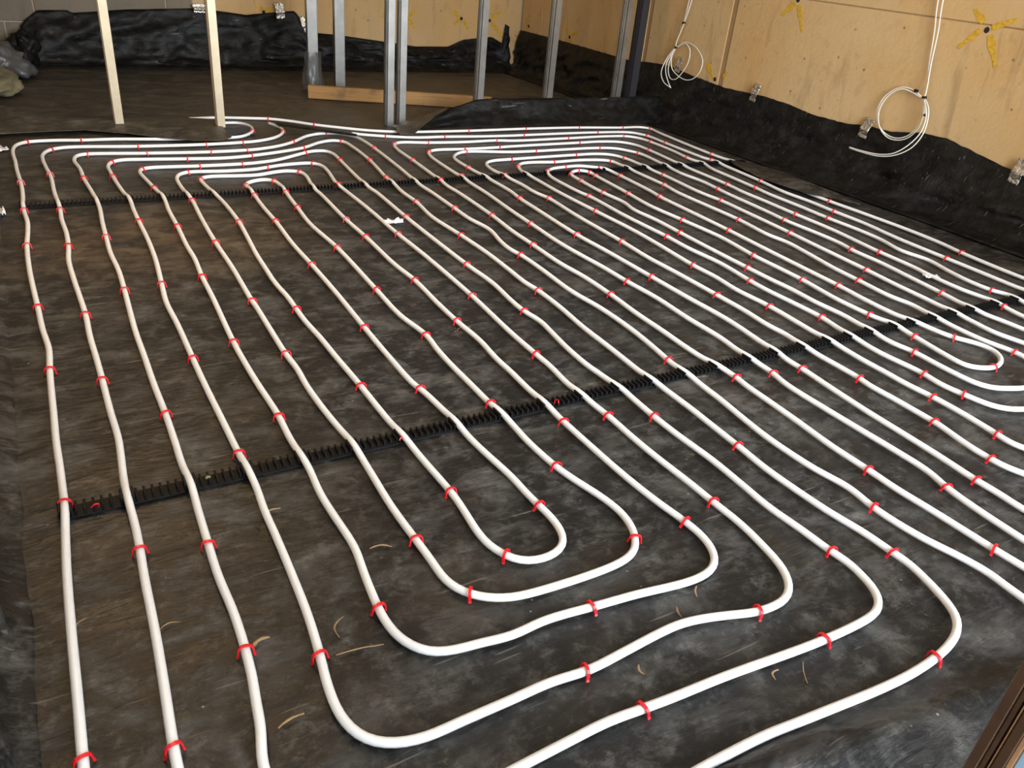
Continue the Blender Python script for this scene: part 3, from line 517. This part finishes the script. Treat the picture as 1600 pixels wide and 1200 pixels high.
def tip_flap(u, v):
    # triangle running from the stud pair, over the outer pipe, back up to the sheet
    a = Vector((2.0, 4.86, .012)); bq = Vector((2.435, 4.90, .118)); c = Vector((1.962, 4.60, .020)); dq = Vector((2.047, 4.595, .020))
    p = a.lerp(bq, u); q = c.lerp(dq, u)
    r = p.lerp(q, v); r.z += .016 * math.sin(math.pi * min(1, v * 1.0)) * (1 - u * .5) + .004 * nz(r.x, r.y, 3, 9, 2)
    return tuple(r)
tag(grid('membrane_flap', tip_flap, 16, 16, M['sheet_dusty'], thick=.001), 'dusty membrane corner lapped over the outer pipe beside the stud pair', 'membrane')

# heap of sheet over the partition foot on the left, hiding the pipe ends
def left_heap(u, v):
    x = -0.28 + u * (0.985 + 0.28)
    fr = float(np.interp(x, [-.28, .06, .27, .48, .625, .77, .925, .985], [4.84, 4.89, 4.91, 4.80, 4.685, 4.605, 4.585, 4.66]))
    cr = float(np.interp(x, [-.28, -.10, .08, .25, .63, .83, .95, .985], [5.50, 5.37, 5.13, 5.0, 4.985, 4.93, 4.78, 4.75]))
    bk = float(np.interp(x, [-.28, .1, .5, .80, .86, .985], [5.62, 5.36, 5.28, 5.24, 5.16, 5.11]))
    hh = float(np.interp(x, [-.28, .2, .63, .83, .985], [.075, .056, .050, .044, .030]))
    z0 = .022 if x > .5 else .008
    if v < .35:
        w = v / .35; y = bk + (cr - bk) * w; z = z0 + (hh - z0) * (w * w * (3 - 2 * w))
    else:
        w = (v - .35) / .65; y = cr + (fr - cr) * w; z = hh + (.021 - hh) * w ** 1.4
    e = math.sin(math.pi * v)
    return (x, y + .012 * e * nz(x, v, 4, 5, 3), max(.021 if v > .4 else z0, z + .012 * e * nz(x * 2, y * 3, 7, 2, 4)))
tag(grid('membrane_heap', left_heap, 110, 26, M['sheet_dusty'], thick=.001), 'rumpled dusty membrane heaped at the foot of the two pale left studs', 'membrane')

def strip_flap(u, v):
    top = [(1.16, 5.04), (1.297, 4.989), (1.346, 4.958), (1.494, 4.805), (1.615, 4.699), (1.70, 4.61)]
    low = [(1.16, 5.00), (1.216, 4.965), (1.285, 4.904), (1.352, 4.846), (1.503, 4.713), (1.623, 4.608), (1.70, 4.56)]
    x = 1.305 + u * .38
    yt = lerp_tab(top, x); yl = lerp_tab(low, x)
    return (x, yt + (yl - yt) * v, .026 + .006 * math.sin(math.pi * v) + .002 * nz(x, v, 2, 6, 2))
tag(grid('membrane_flap', strip_flap, 40, 8, M['sheet'], thick=.001), 'narrow black membrane strip lapped over the pipe ends at the back', 'membrane')

def right_flap(u, v):
    up_ = [(3.68, 3.83), (3.443, 3.915), (2.923, 3.892), (2.716, 3.873)]
    lo_ = [(3.68, 3.82), (3.60, 3.76), (3.26, 3.675), (2.955, 3.715), (2.844, 3.81), (2.716, 3.868)]
    y = 3.68 - u * (3.68 - 2.716)
    a = lerp_tab(up_, y); c = lerp_tab(lo_, y)
    e = math.sin(math.pi * u)
    return (a + (c - a) * v, y, .022 + e * (.014 * (1 - v) + .006 * math.sin(math.pi * v)) + .002 * nz(y, v, 8, 7, 2))
tag(grid('membrane_flap', right_flap, 50, 12, M['sheet_dusty'], thick=.001), 'dusty membrane lap covering part of the outermost right pipe', 'membrane')

# ------------------------------------------------------------------ the two pipe loops
R_PIPE = 0.0083
def pipe_z(y):
    z = 0.0105
    for r in RAIL_Y: z = np.maximum(z, 0.0105 + 0.006 * np.exp(-((y - r) / 0.045) ** 2))
    return z
def pipe(pts, label):
    P = spline(pts, 0.016, 2)
    P3 = np.column_stack([P[:, 0], P[:, 1], pipe_z(P[:, 1])])
    o = tube('heating_pipe', P3, R_PIPE, M['pipe'], None, 12)
    tag(o, label, 'pipe', 'underfloor heating pipe loops')
    return P3
PL = pipe(LEFT_LOOP, 'white plastic heating pipe coiled in the left spiral loop')
PR = pipe(RIGHT_LOOP, 'white plastic heating pipe coiled in the right spiral loop by the tan wall')

# lengthwise runs, counted from the left where they cross the middle of the room
RUNS = []
for li, P in enumerate((PL, PR)):
    T = np.gradient(P, axis=0); T /= np.linalg.norm(T, axis=1)[:, None]
    lengthwise = np.abs(T[:, 1]) > 0.75
    i = 0
    while i < len(P):
        if lengthwise[i]:
            j = i
            while j < len(P) and lengthwise[j]: j += 1
            seg = P[i:j]
            if seg[:, 1].min() < 2.4 < seg[:, 1].max():
                k = int(np.argmin(np.abs(seg[:, 1] - 2.4)))
                RUNS.append([seg[k, 0], li, i, j])
            i = j
        else: i += 1
RUNS.sort()
ORD = ['first', 'second', 'third', 'fourth', 'fifth', 'sixth', 'seventh', 'eighth', 'ninth', 'tenth', 'eleventh', 'twelfth', 'thirteenth', 'fourteenth', 'fifteenth', 'sixteenth', 'seventeenth', 'eighteenth', 'nineteenth', 'twentieth', 'twenty-first', 'twenty-second', 'twenty-third', 'twenty-fourth', 'twenty-fifth', 'twenty-sixth', 'twenty-seventh', 'twenty-eighth', 'twenty-ninth', 'thirtieth',
       'thirty-first', 'thirty-second', 'thirty-third', 'thirty-fourth', 'thirty-fifth', 'thirty-sixth', 'thirty-seventh', 'thirty-eighth', 'thirty-ninth', 'fortieth', 'forty-first', 'forty-second', 'forty-third', 'forty-fourth', 'forty-fifth', 'forty-sixth', 'forty-seventh', 'forty-eighth', 'forty-ninth', 'fiftieth',
       'fifty-first', 'fifty-second', 'fifty-third', 'fifty-fourth', 'fifty-fifth']

# ------------------------------------------------------------------ red staple clips
def clip_mesh():
    path = [(-.0155, .0005), (-.0135, .004), (-.0130, .012), (-.0118, .0175), (-.0085, .0215), (-.003, .0230), (.003, .0230), (.0085, .0215), (.0118, .0175), (.0130, .012), (.0135, .004), (.0155, .0005)]
    t = .0028; w = .0028
    V = []; F = []
    P = [Vector(p) for p in path]
    for i, p in enumerate(P):
        d = (P[min(i+1, len(P)-1)] - P[max(i-1, 0)]).normalized(); n = Vector((-d.y, d.x))
        a, b_ = p + n * t / 2, p - n * t / 2
        for q in (a, b_):
            for s in (-w, w): V.append((q.x, s, q.y))
    for i in range(len(P) - 1):
        k = i * 4; l = k + 4
        F += [(k, k+1, l+1, l), (k+1, k+3, l+3, l+1), (k+3, k+2, l+2, l+3), (k+2, k, l, l+2)]
    F += [(0, 2, 3, 1), (len(V)-4, len(V)-3, len(V)-1, len(V)-2)]
    me = bpy.data.meshes.new('pipe_clip'); me.from_pydata(V, [], F); me.update(); me.materials.append(M['red'])
    bm = bmesh.new(); bm.from_mesh(me); bmesh.ops.recalc_face_normals(bm, faces=bm.faces); bm.to_mesh(me); bm.free()
    return me
CLIP = clip_mesh()
found = []
for (cx, cy) in CLIP_SPOTS:
    best = None
    for li, P in enumerate((PL, PR)):
        d = (P[:, 0] - cx) ** 2 + (P[:, 1] - cy) ** 2
        k = int(np.argmin(d))
        if best is None or d[k] < best[0]: best = (d[k], li, k)
    found.append(best)
buckets = {}
for (d, li, k) in found:
    P = (PL, PR)[li]; key = None
    for ri, (x, l, i, j) in enumerate(RUNS):
        if l == li and i <= k < j: key = ('run', ri)
    if key is None: key = ('back' if P[k, 1] > 2.4 else 'front', li)
    buckets.setdefault(key, []).append((li, k))
for key, lst in buckets.items():
    lst.sort(key=lambda e: (PL, PR)[e[0]][e[1]][1 if key[0] == 'run' else 0])
    for q, (li, k) in enumerate(lst):
        P = (PL, PR)[li]; p = P[k]
        tg = P[min(k + 2, len(P) - 1)] - P[max(k - 2, 0)]
        o = bpy.data.objects.new('pipe_clip', CLIP); COL.objects.link(o)
        o.location = (p[0], p[1], p[2] - .0105 - .0005)
        o.rotation_euler = (rnd.uniform(-.18, .18), rnd.uniform(-.05, .05), math.atan2(tg[1], tg[0]) - math.pi / 2 + rnd.uniform(-.22, .22))
        if key[0] == 'run': lab = 'red clip on the %s lengthwise pipe from the left, %s from the front' % (ORD[key[1]], ORD[q])
        else: lab = 'red clip on the %s bends of the %s pipe loop, %s from left' % (key[0], ('left', 'right')[li], ORD[q])
        tag(o, lab, 'clip', 'red clips pinning the pipes')

# loose red clips dropped by the rails
for (x, y, rz, lab) in ((-.013, 1.535, .4, 'loose red clip on the near black rail between the two leftmost pipes'),
                        (.667, 1.53, 1.2, 'loose red clip stuck in the near black rail beside a white pipe'),
                        (1.136, 1.535, 2.0, 'loose red clip on the near black rail close under a pipe in mid room'),
                        (1.585, 3.71, .2, 'loose red clip standing behind the far black rail')):
    o = bpy.data.objects.new('pipe_clip', CLIP); COL.objects.link(o)
    o.location = (x, y, .012 if y < 3 else .003); o.rotation_euler = (.5, .4, rz); o.scale = (.5, .5, .5)
    tag(o, lab, 'clip', 'loose red clips')

# ------------------------------------------------------------------ black clip rails
def crossings(y0):
    xs = []
    for P in (PL, PR):
        s = np.sign(P[:, 1] - y0)
        for i in np.where(s[1:] * s[:-1] < 0)[0]: xs.append((P[i, 0] + P[i+1, 0]) / 2)
    return sorted(xs)
def cleat_mesh(name, h, depth=.019):
    # thin upright fin with a small outward bead along its top
    prof = [(-.0020, 0), (-.0017, h * .75), (-.0028, h * .88), (-.0014, h), (.0014, h), (.0028, h * .88), (.0017, h * .75), (.0020, 0)]
    V = [(x, s * depth, z) for s in (-1, 1) for (x, z) in prof]; n = len(prof)
    F = [(i, i+1, n+i+1, n+i) for i in range(n - 1)] + [tuple(range(n))[::-1], tuple(range(n, 2*n))]
    me = bpy.data.meshes.new(name); me.from_pydata(V, [], F); me.update(); me.materials.append(M['black'])
    return me
def rail(y0, x0, x1, label, single):
    root = empty('clip_rail', ((x0 + x1) / 2, y0, 0)); tag(root, label, 'clip rail', 'black clip rails across the floor')
    off = Vector(root.location)
    bpos = [(x0 - off.x, x1 - off.x, -.022, .022, .0005, .0035)]
    boxes('rail_base', bpos, M['black'], root, .0008)
    tall = cleat_mesh('cleat', .0185); low = cleat_mesh('cleat', .0135, .017)
    cr = [x for x in crossings(y0) if x0 < x < x1]
    items = []
    for x in cr: items += [(x - .0112, tall), (x + .0112, tall)]
    k = x0 + .012
    while k < x1:
        if all(abs(k - c) > .0160 for c in cr): items.append((k, low))
        k += .0165
    items.sort(key=lambda e: e[0])
    if single:
        for (x, me) in items:
            o = bpy.data.objects.new('cleat', me); COL.objects.link(o); o.parent = root; o.location = (x - off.x, 0, .003)
    else:
        bm = bmesh.new()
        for (x, me) in items:
            n0 = len(bm.verts); bm.from_mesh(me); bm.verts.ensure_lookup_table()
            for v in bm.verts[n0:]: v.co += Vector((x - off.x, 0, .003))
        me = bpy.data.meshes.new('cleats'); bm.to_mesh(me); bm.free(); me.materials.append(M['black'])
        o = bpy.data.objects.new('cleats', me); COL.objects.link(o); o.parent = root; o['kind'] = 'stuff'
rail(RAIL_Y[0], -0.075, 4.0, 'near black toothed clip rail under the pipes across the middle of the floor', True)
rail(RAIL_Y[1], -0.06, 3.93, 'far black toothed clip rail under the pipes near the back bends', False)

# ------------------------------------------------------------------ steel studs, track, post
def stud(x, y, label, z0=0.0, w=.042, d=.070, mat='galv', group='steel studs of the unfinished partition', faceweb=False):
    root = empty('steel_stud', (x, y, z0)); tag(root, label, 'stud', group)
    H = ZC - z0 - .003; t = .0016
    if faceweb:   # web turned to the camera
        boxes('web', [(-w/2, w/2, -t/2, t/2, 0, H)], M[mat], root)
        for s in (-1, 1):
            boxes('flange', [(s*w/2 - t/2, s*w/2 + t/2, -.006 if s else 0, .04, 0, H)], M[mat], root)
    else:
        boxes('web', [(-w/2, -w/2 + t, -d/2, d/2, 0, H), (-w/2 - .003, -w/2, -.012, -.004, 0, H), (-w/2 - .003, -w/2, .008, .016, 0, H)], M[mat], root)
        for s in (-1, 1):
            boxes('flange', [(-w/2 + t, w/2, s*d/2 - t/2, s*d/2 + t/2, 0, H), (w/2 - t, w/2, min(s*d/2, s*(d/2 - .010)), max(s*d/2, s*(d/2 - .010)), 0, H)], M[mat], root)
    return root
stud(0.455, YP + .02, 'pale steel stud furthest left, rising from the rumpled membrane', .045, mat='warm_lit_steel')
stud(0.985, YP - .01, 'pale steel stud beside the hairpin pipe bend, second from the left', .020, mat='warm_lit_steel')
stud(2.030, YP, 'left one of the close pair of steel studs in front of the timber')
stud(2.112, YP, 'right one of the close pair of steel studs in front of the timber')
stud(2.672, YP, 'steel stud at the sloping end of the dressed-up black sheet', .003)
stud(3.222, YP, 'steel stud standing behind the middle of the dressed-up black sheet', .003)
stud(3.820, YP, 'steel stud right next to the dark post by the tan wall', .003)
stud(1.925, 6.15, 'far steel stud with its foot wrapped in clear film', w=.072, faceweb=True, group='steel studs behind the partition')
stud(2.105, 6.08, 'far steel stud standing right behind the timber', w=.072, faceweb=True, group='steel studs behind the partition')
r = stud(3.960, YP + .01, 'dark coated steel post against the tan wall, last on the right', .003, w=.060, mat='dark_steel', group=None)
def wrap_fn(u, v):
    a = u * 2 * math.pi
    rx = .060 * (1 + .5 * (1 - v) ** 2); ry = .040 * (1 + .6 * (1 - v) ** 2)
    q = 1 + .18 * nz(math.cos(a), math.sin(a), v * 3, 2.2, 3)
    return (1.925 + rx * math.cos(a) * q, 6.16 + ry * math.sin(a) * q, .004 + .26 * v)
tag(grid('clear_film', wrap_fn, 40, 16, M['wrap']), 'clear plastic film wrapped round the foot of a far steel stud', 'plastic film')

# timber batten on edge
p0 = Vector((1.775, 5.815, 0)); p1 = Vector((3.00, 5.345, 0)); L = (p1 - p0).length
o = boxes('timber_batten', [(0, L, 0, .042, 0, .088)], M['wood'], None, .003)
o.location = (p0.x, p0.y, .002); o.rotation_euler = (0, 0, math.atan2(p1.y - p0.y, p1.x - p0.x))
tag(o, 'sawn orange-brown timber batten lying on edge behind the stud pair', 'timber')

# ------------------------------------------------------------------ cables on the right wall
def cable_coil(name, strands, ties, label, rad):
    root = empty('cable_coil', (4.26, ties[-1][0], ties[-1][1])); tag(root, label, 'cable')
    off = Vector(root.location)
    for si, st in enumerate(strands):
        x0, y0, z0 = st[0]
        dy, dz = st[0][1] - st[1][1], st[0][2] - st[1][2]
        kk = (ZC - .02 - z0) / dz
        pts = [(x0, y0 + dy * kk * .25, ZC - .01), (x0, y0 + dy * kk * .12, z0 + (ZC - z0) * .5)] + st
        P = [(x - off.x - .006 * si, y - off.y, z - off.z) for (x, y, z) in pts]
        tube('cable', spline(P, .008, 1), rad, M['cable'], root, 8, (1, 0, 0))
    for (y, z) in ties:
        n = 16; V = []; F = []
        for k in range(n):
            a = 2 * math.pi * k / n
            for (rr, hz) in ((.010, -.006), (.0125, -.006), (.0125, .006), (.010, .006)):
                V.append((rr * math.cos(a), rr * math.sin(a), hz))
        for k in range(n):
            for j in range(4): F.append((k*4+j, ((k+1) % n)*4+j, ((k+1) % n)*4+(j+1) % 4, k*4+(j+1) % 4))
        o = mesh_obj('cable_tie', V, F, M['black'], root)
        o.location = (4.262 - off.x, y - off.y, z - off.z); o.rotation_euler = (rnd.uniform(-.5, .2), 0, 0)
cable_coil('a', (COIL_LARGE_A, COIL_LARGE_B), TIES_LARGE, 'large round coil of white cable hanging on the right of the tan wall', .0034)
cable_coil('b', (COIL_SMALL_A, COIL_SMALL_B), TIES_SMALL, 'smaller tangled coil of white cable hanging beside the dark post', .0036)

# ------------------------------------------------------------------ foil tape patches
def foil(c, w, h, right, rot, label, mat='foil'):
    seed = rnd.uniform(0, 50)
    def fn(u, v):
        a = (u - .5) * w * (1 + .12 * nz(v * 3, seed)); bq = (v - .5) * h * (1 + .06 * nz(u * 4, seed))
        ca, sa = math.cos(rot), math.sin(rot)
        p, z = c[0] + a * ca - bq * sa, c[1] + a * sa + bq * ca
        dep = .004 + .007 * abs(nz(u * 2.5 + seed, v * 4, 1, 1.5, 3)) + .008 * (1 - v) + .010 * math.exp(-((v - .45) / .15) ** 2)
        return (4.272 - dep, p, z) if right else (p, 7.150 - dep, z)
    o = grid('foil_tape', fn, 12, 18, M[mat], thick=.0008)
    tag(o, label, 'tape', 'foil tape patches')
FR = [(c[0], c[1]) for c in FOIL_RIGHT]
foil(FR[0], .050, .105, True, .15, 'silver foil tape patch behind the smaller cable coil')
foil(FR[1], .056, .115, True, .15, 'silver foil tape patch between the two cable coils')
foil(FR[2], .060, .115, True, .15, 'silver foil tape patch just left of the large cable coil')
foil(FR[3], .062, .125, True, .15, 'silver foil tape patch at the right end of the tan wall')
foil(FR[4], .050, .110, True, .1, 'foil tape patch low on the membrane at the far right')
FF = [(c[0], c[1]) for c in FOIL_FAR]
foil(FF[0], .075, .120, False, .1, 'bright foil tape patch on the far wall left of the wrapped stud')
foil(FF[1], .045, .120, False, .3, 'slanted foil tape strip on the far wall touching the wrapped stud')
foil(FF[2], .090, .060, False, .0, 'foil tape patch on the far wall beside the second pale stud')

# ------------------------------------------------------------------ wrapped bundle and scraps at the left
def crumple(name, c, size, mat, label, cat, seed, rough=.35):
    bm = bmesh.new(); bmesh.ops.create_icosphere(bm, subdivisions=4, radius=1.0)
    for v in bm.verts:
        q = v.co.copy(); f = 1 + rough * (nz(q.x * 1.3 + seed, q.y * 1.3, q.z * 1.3, 1.0, 4)) - rough * .6 * abs(nz(q.x * 2 + seed, q.y * 2, q.z * 2 + 9, 1, 3))
        v.co = Vector((q.x * size[0] * f, q.y * size[1] * f, max(0, (q.z * f + .75) * size[2] / 1.75)))
    me = bpy.data.meshes.new(name); bm.to_mesh(me); bm.free(); me.materials.append(M[mat])
    me.polygons.foreach_set('use_smooth', [True] * len(me.polygons))
    o = bpy.data.objects.new(name, me); COL.objects.link(o); o.location = c
    return tag(o, label, cat)
crumple('plastic_bundle', (-.06, 6.72, .002), (.17, .30, .19), 'silver', 'crumpled grey plastic wrap heaped by the far blockwork', 'plastic wrap', 3, .5)
crumple('insulation_roll', (-.10, 6.10, .002), (.13, .26, .13), 'cream', 'cream soft insulation bundle on the floor at the far left', 'insulation', 8, .25)
crumple('black_bundle', (.10, 7.02, .002), (.10, .12, .26), 'sheet', 'bunched black membrane in the far left corner', 'membrane', 14, .4)

def scrap(name, c, w, h, mat, label, cat, rz, lift=.012):
    seed = rnd.uniform(0, 40)
    def fn(u, v):
        a, q = (u - .5) * w * (1 + .3 * nz(v * 2, seed)), (v - .5) * h * (1 + .3 * nz(u * 2, seed + 3))
        return (c[0] + a * math.cos(rz) - q * math.sin(rz), c[1] + a * math.sin(rz) + q * math.cos(rz), c[2] + lift * abs(nz(u * 2 + seed, v * 2, 2, 1.6, 3)))
    tag(grid(name, fn, 10, 8, M[mat], thick=.0007), label, cat)
scrap('plastic_scrap', (1.305, 3.115, .004), .085, .035, 'white', 'small crumpled white plastic scrap between pipes in mid floor', 'scrap', .1, .022)
scrap('plastic_scrap', (3.275, 1.855, .004), .075, .028, 'white', 'pale translucent scrap beside a pipe near the right end of the near rail', 'scrap', -.4, .018)
scrap('white_bag', (-.155, 4.66, .004), .07, .16, 'white', 'corner of a white plastic bag at the left edge by the back bends', 'bag', .5, .03)
scrap('white_bag', (-.150, 3.62, .004), .04, .10, 'white', 'scrap of white plastic at the left edge beside the far rail', 'bag', .2, .03)
scrap('blue_offcut', (1.06, 4.87, .006), .16, .22, 'blue_dark', 'dark blue plastic offcut lying inside the hairpin pipe bend', 'scrap', .1, .012)

# ------------------------------------------------------------------ splinters and straw on the near floor
def splinter(x, y, L, wd, rz, bend, label, cat='splinter', mat='splinter'):
    wd *= .7
    P = [(i / 5 * L - L / 2, bend * math.sin(i / 5 * math.pi) * L, .002 + wd * .5 + .001 * rnd.random()) for i in range(6)]
    V = []; F = []
    for i, p in enumerate(P):
        w = wd * (.45 + .55 * math.sin(math.pi * (i + .6) / 6.2)) * rnd.uniform(.7, 1.2)
        for (dy, dz) in ((-w, -.3*w), (0, .5*w), (w, .1*w), (.3*w, -.5*w)): V.append((p[0], p[1] + dy, p[2] + dz))
    for i in range(5):
        for k in range(4): F.append((i*4+k, i*4+(k+1) % 4, i*4+4+(k+1) % 4, i*4+4+k))
    F += [(0, 3, 2, 1), (20, 21, 22, 23)]
    o = mesh_obj('wood_splinter', V, F, M[mat], None)
    o.location = (x, y, .0005); o.rotation_euler = (0, 0, rz)
    tag(o, label, cat, 'wood bits on the near floor')
for a in ((.350, .952, .085, .0022, -.15, .04, 'long thin wood splinter beside a red clip at the near lower bend'),
          (.338, 1.017, .050, .0024, 1.1, .25, 'curled brown shaving left of the second near bend'),
          (.200, 1.041, .034, .0060, .3, .2, 'orange wood chip touching the third pipe beside its clip'),
          (.201, .862, .045, .0035, .2, .1, 'tan wood chip between the third and fourth pipes near the bottom'),
          (.482, 1.187, .045, .0036, -.3, .2, 'straw-coloured wood bit between two pipes in front of the near rail'),
          (.318, 1.392, .030, .0038, .0, .1, 'small orange chip just in front of the near rail'),
          (-.068, 1.214, .030, .0016, .8, .2, 'thin straw right of the leftmost pipe'),
          (.068, 1.146, .035, .0020, .1, .2, 'straw bit right of the second pipe'),
          (1.010, .808, .030, .0030, .9, .1, 'tan chip inside the large near bends'),
          (.939, .779, .028, .0030, 1.2, .1, 'small tan chip above the longest near crosswise pipe'),
          (.782, .698, .022, .0035, 1.4, .2, 'tan chip between the two lowest crosswise pipes'),
          (1.001, .581, .026, .0040, .6, .3, 'pale chip near the bottom right outermost bend'),
          (1.055, .562, .050, .0016, .9, .05, 'thin straw lying near the bottom right outermost bend'),
          (1.114, 2.058, .060, .0022, .3, .3, 'straw curl beyond the near rail in mid floor')):
    splinter(*a)
o = crumple('plaster_crumb', (.216, 1.547, .012), (.006, .005, .007), 'cream', 'yellow crumb sitting on the near black rail', 'crumb', 4, .3)

# ------------------------------------------------------------------ added warm lamp, out of view, to warm the back left
LP = empty('added_lamp', (0.20, 3.1, 2.30)); tag(LP, 'added warm bulb, out of view, hung over the left pipes', 'lamp')
tube('flex', [(0, 0, ZC - 2.305), (0, 0, .06)], .004, M['black'], LP, 8, (1, 0, 0))
tube('holder', [(0, 0, .06), (0, 0, .045), (0, 0, .0)], .02, M['black'], LP, 14, (1, 0, 0))
wl = bpy.data.lights.new('added_lamp_light', 'POINT'); wl.energy = 40; wl.color = (1.0, 0.64, 0.30); wl.shadow_soft_size = .05
wlo = bpy.data.objects.new('added_lamp_light', wl); COL.objects.link(wlo); wlo.parent = LP; wlo.location = (0, 0, -.06)
M['bulb'].node_tree.nodes['Principled BSDF'].inputs['Emission Color'].default_value = (1.0, 0.64, 0.30, 1)
M['bulb'].node_tree.nodes['Principled BSDF'].inputs['Emission Strength'].default_value = 6.0
V = []; F = []; prof = [(.010, .0), (.014, -.012), (.026, -.030), (.029, -.044), (.024, -.058), (.010, -.068), (.001, -.070)]
for (rr, zz) in prof:
    for k in range(14): V.append((rr * math.cos(k * math.pi / 7), rr * math.sin(k * math.pi / 7), zz))
for i in range(len(prof) - 1):
    for k in range(14): F.append((i*14+k, i*14+(k+1) % 14, (i+1)*14+(k+1) % 14, (i+1)*14+k))
mesh_obj('bulb', V, F, M['bulb'], LP, True)
wlo.location = (0, 0, -.13)
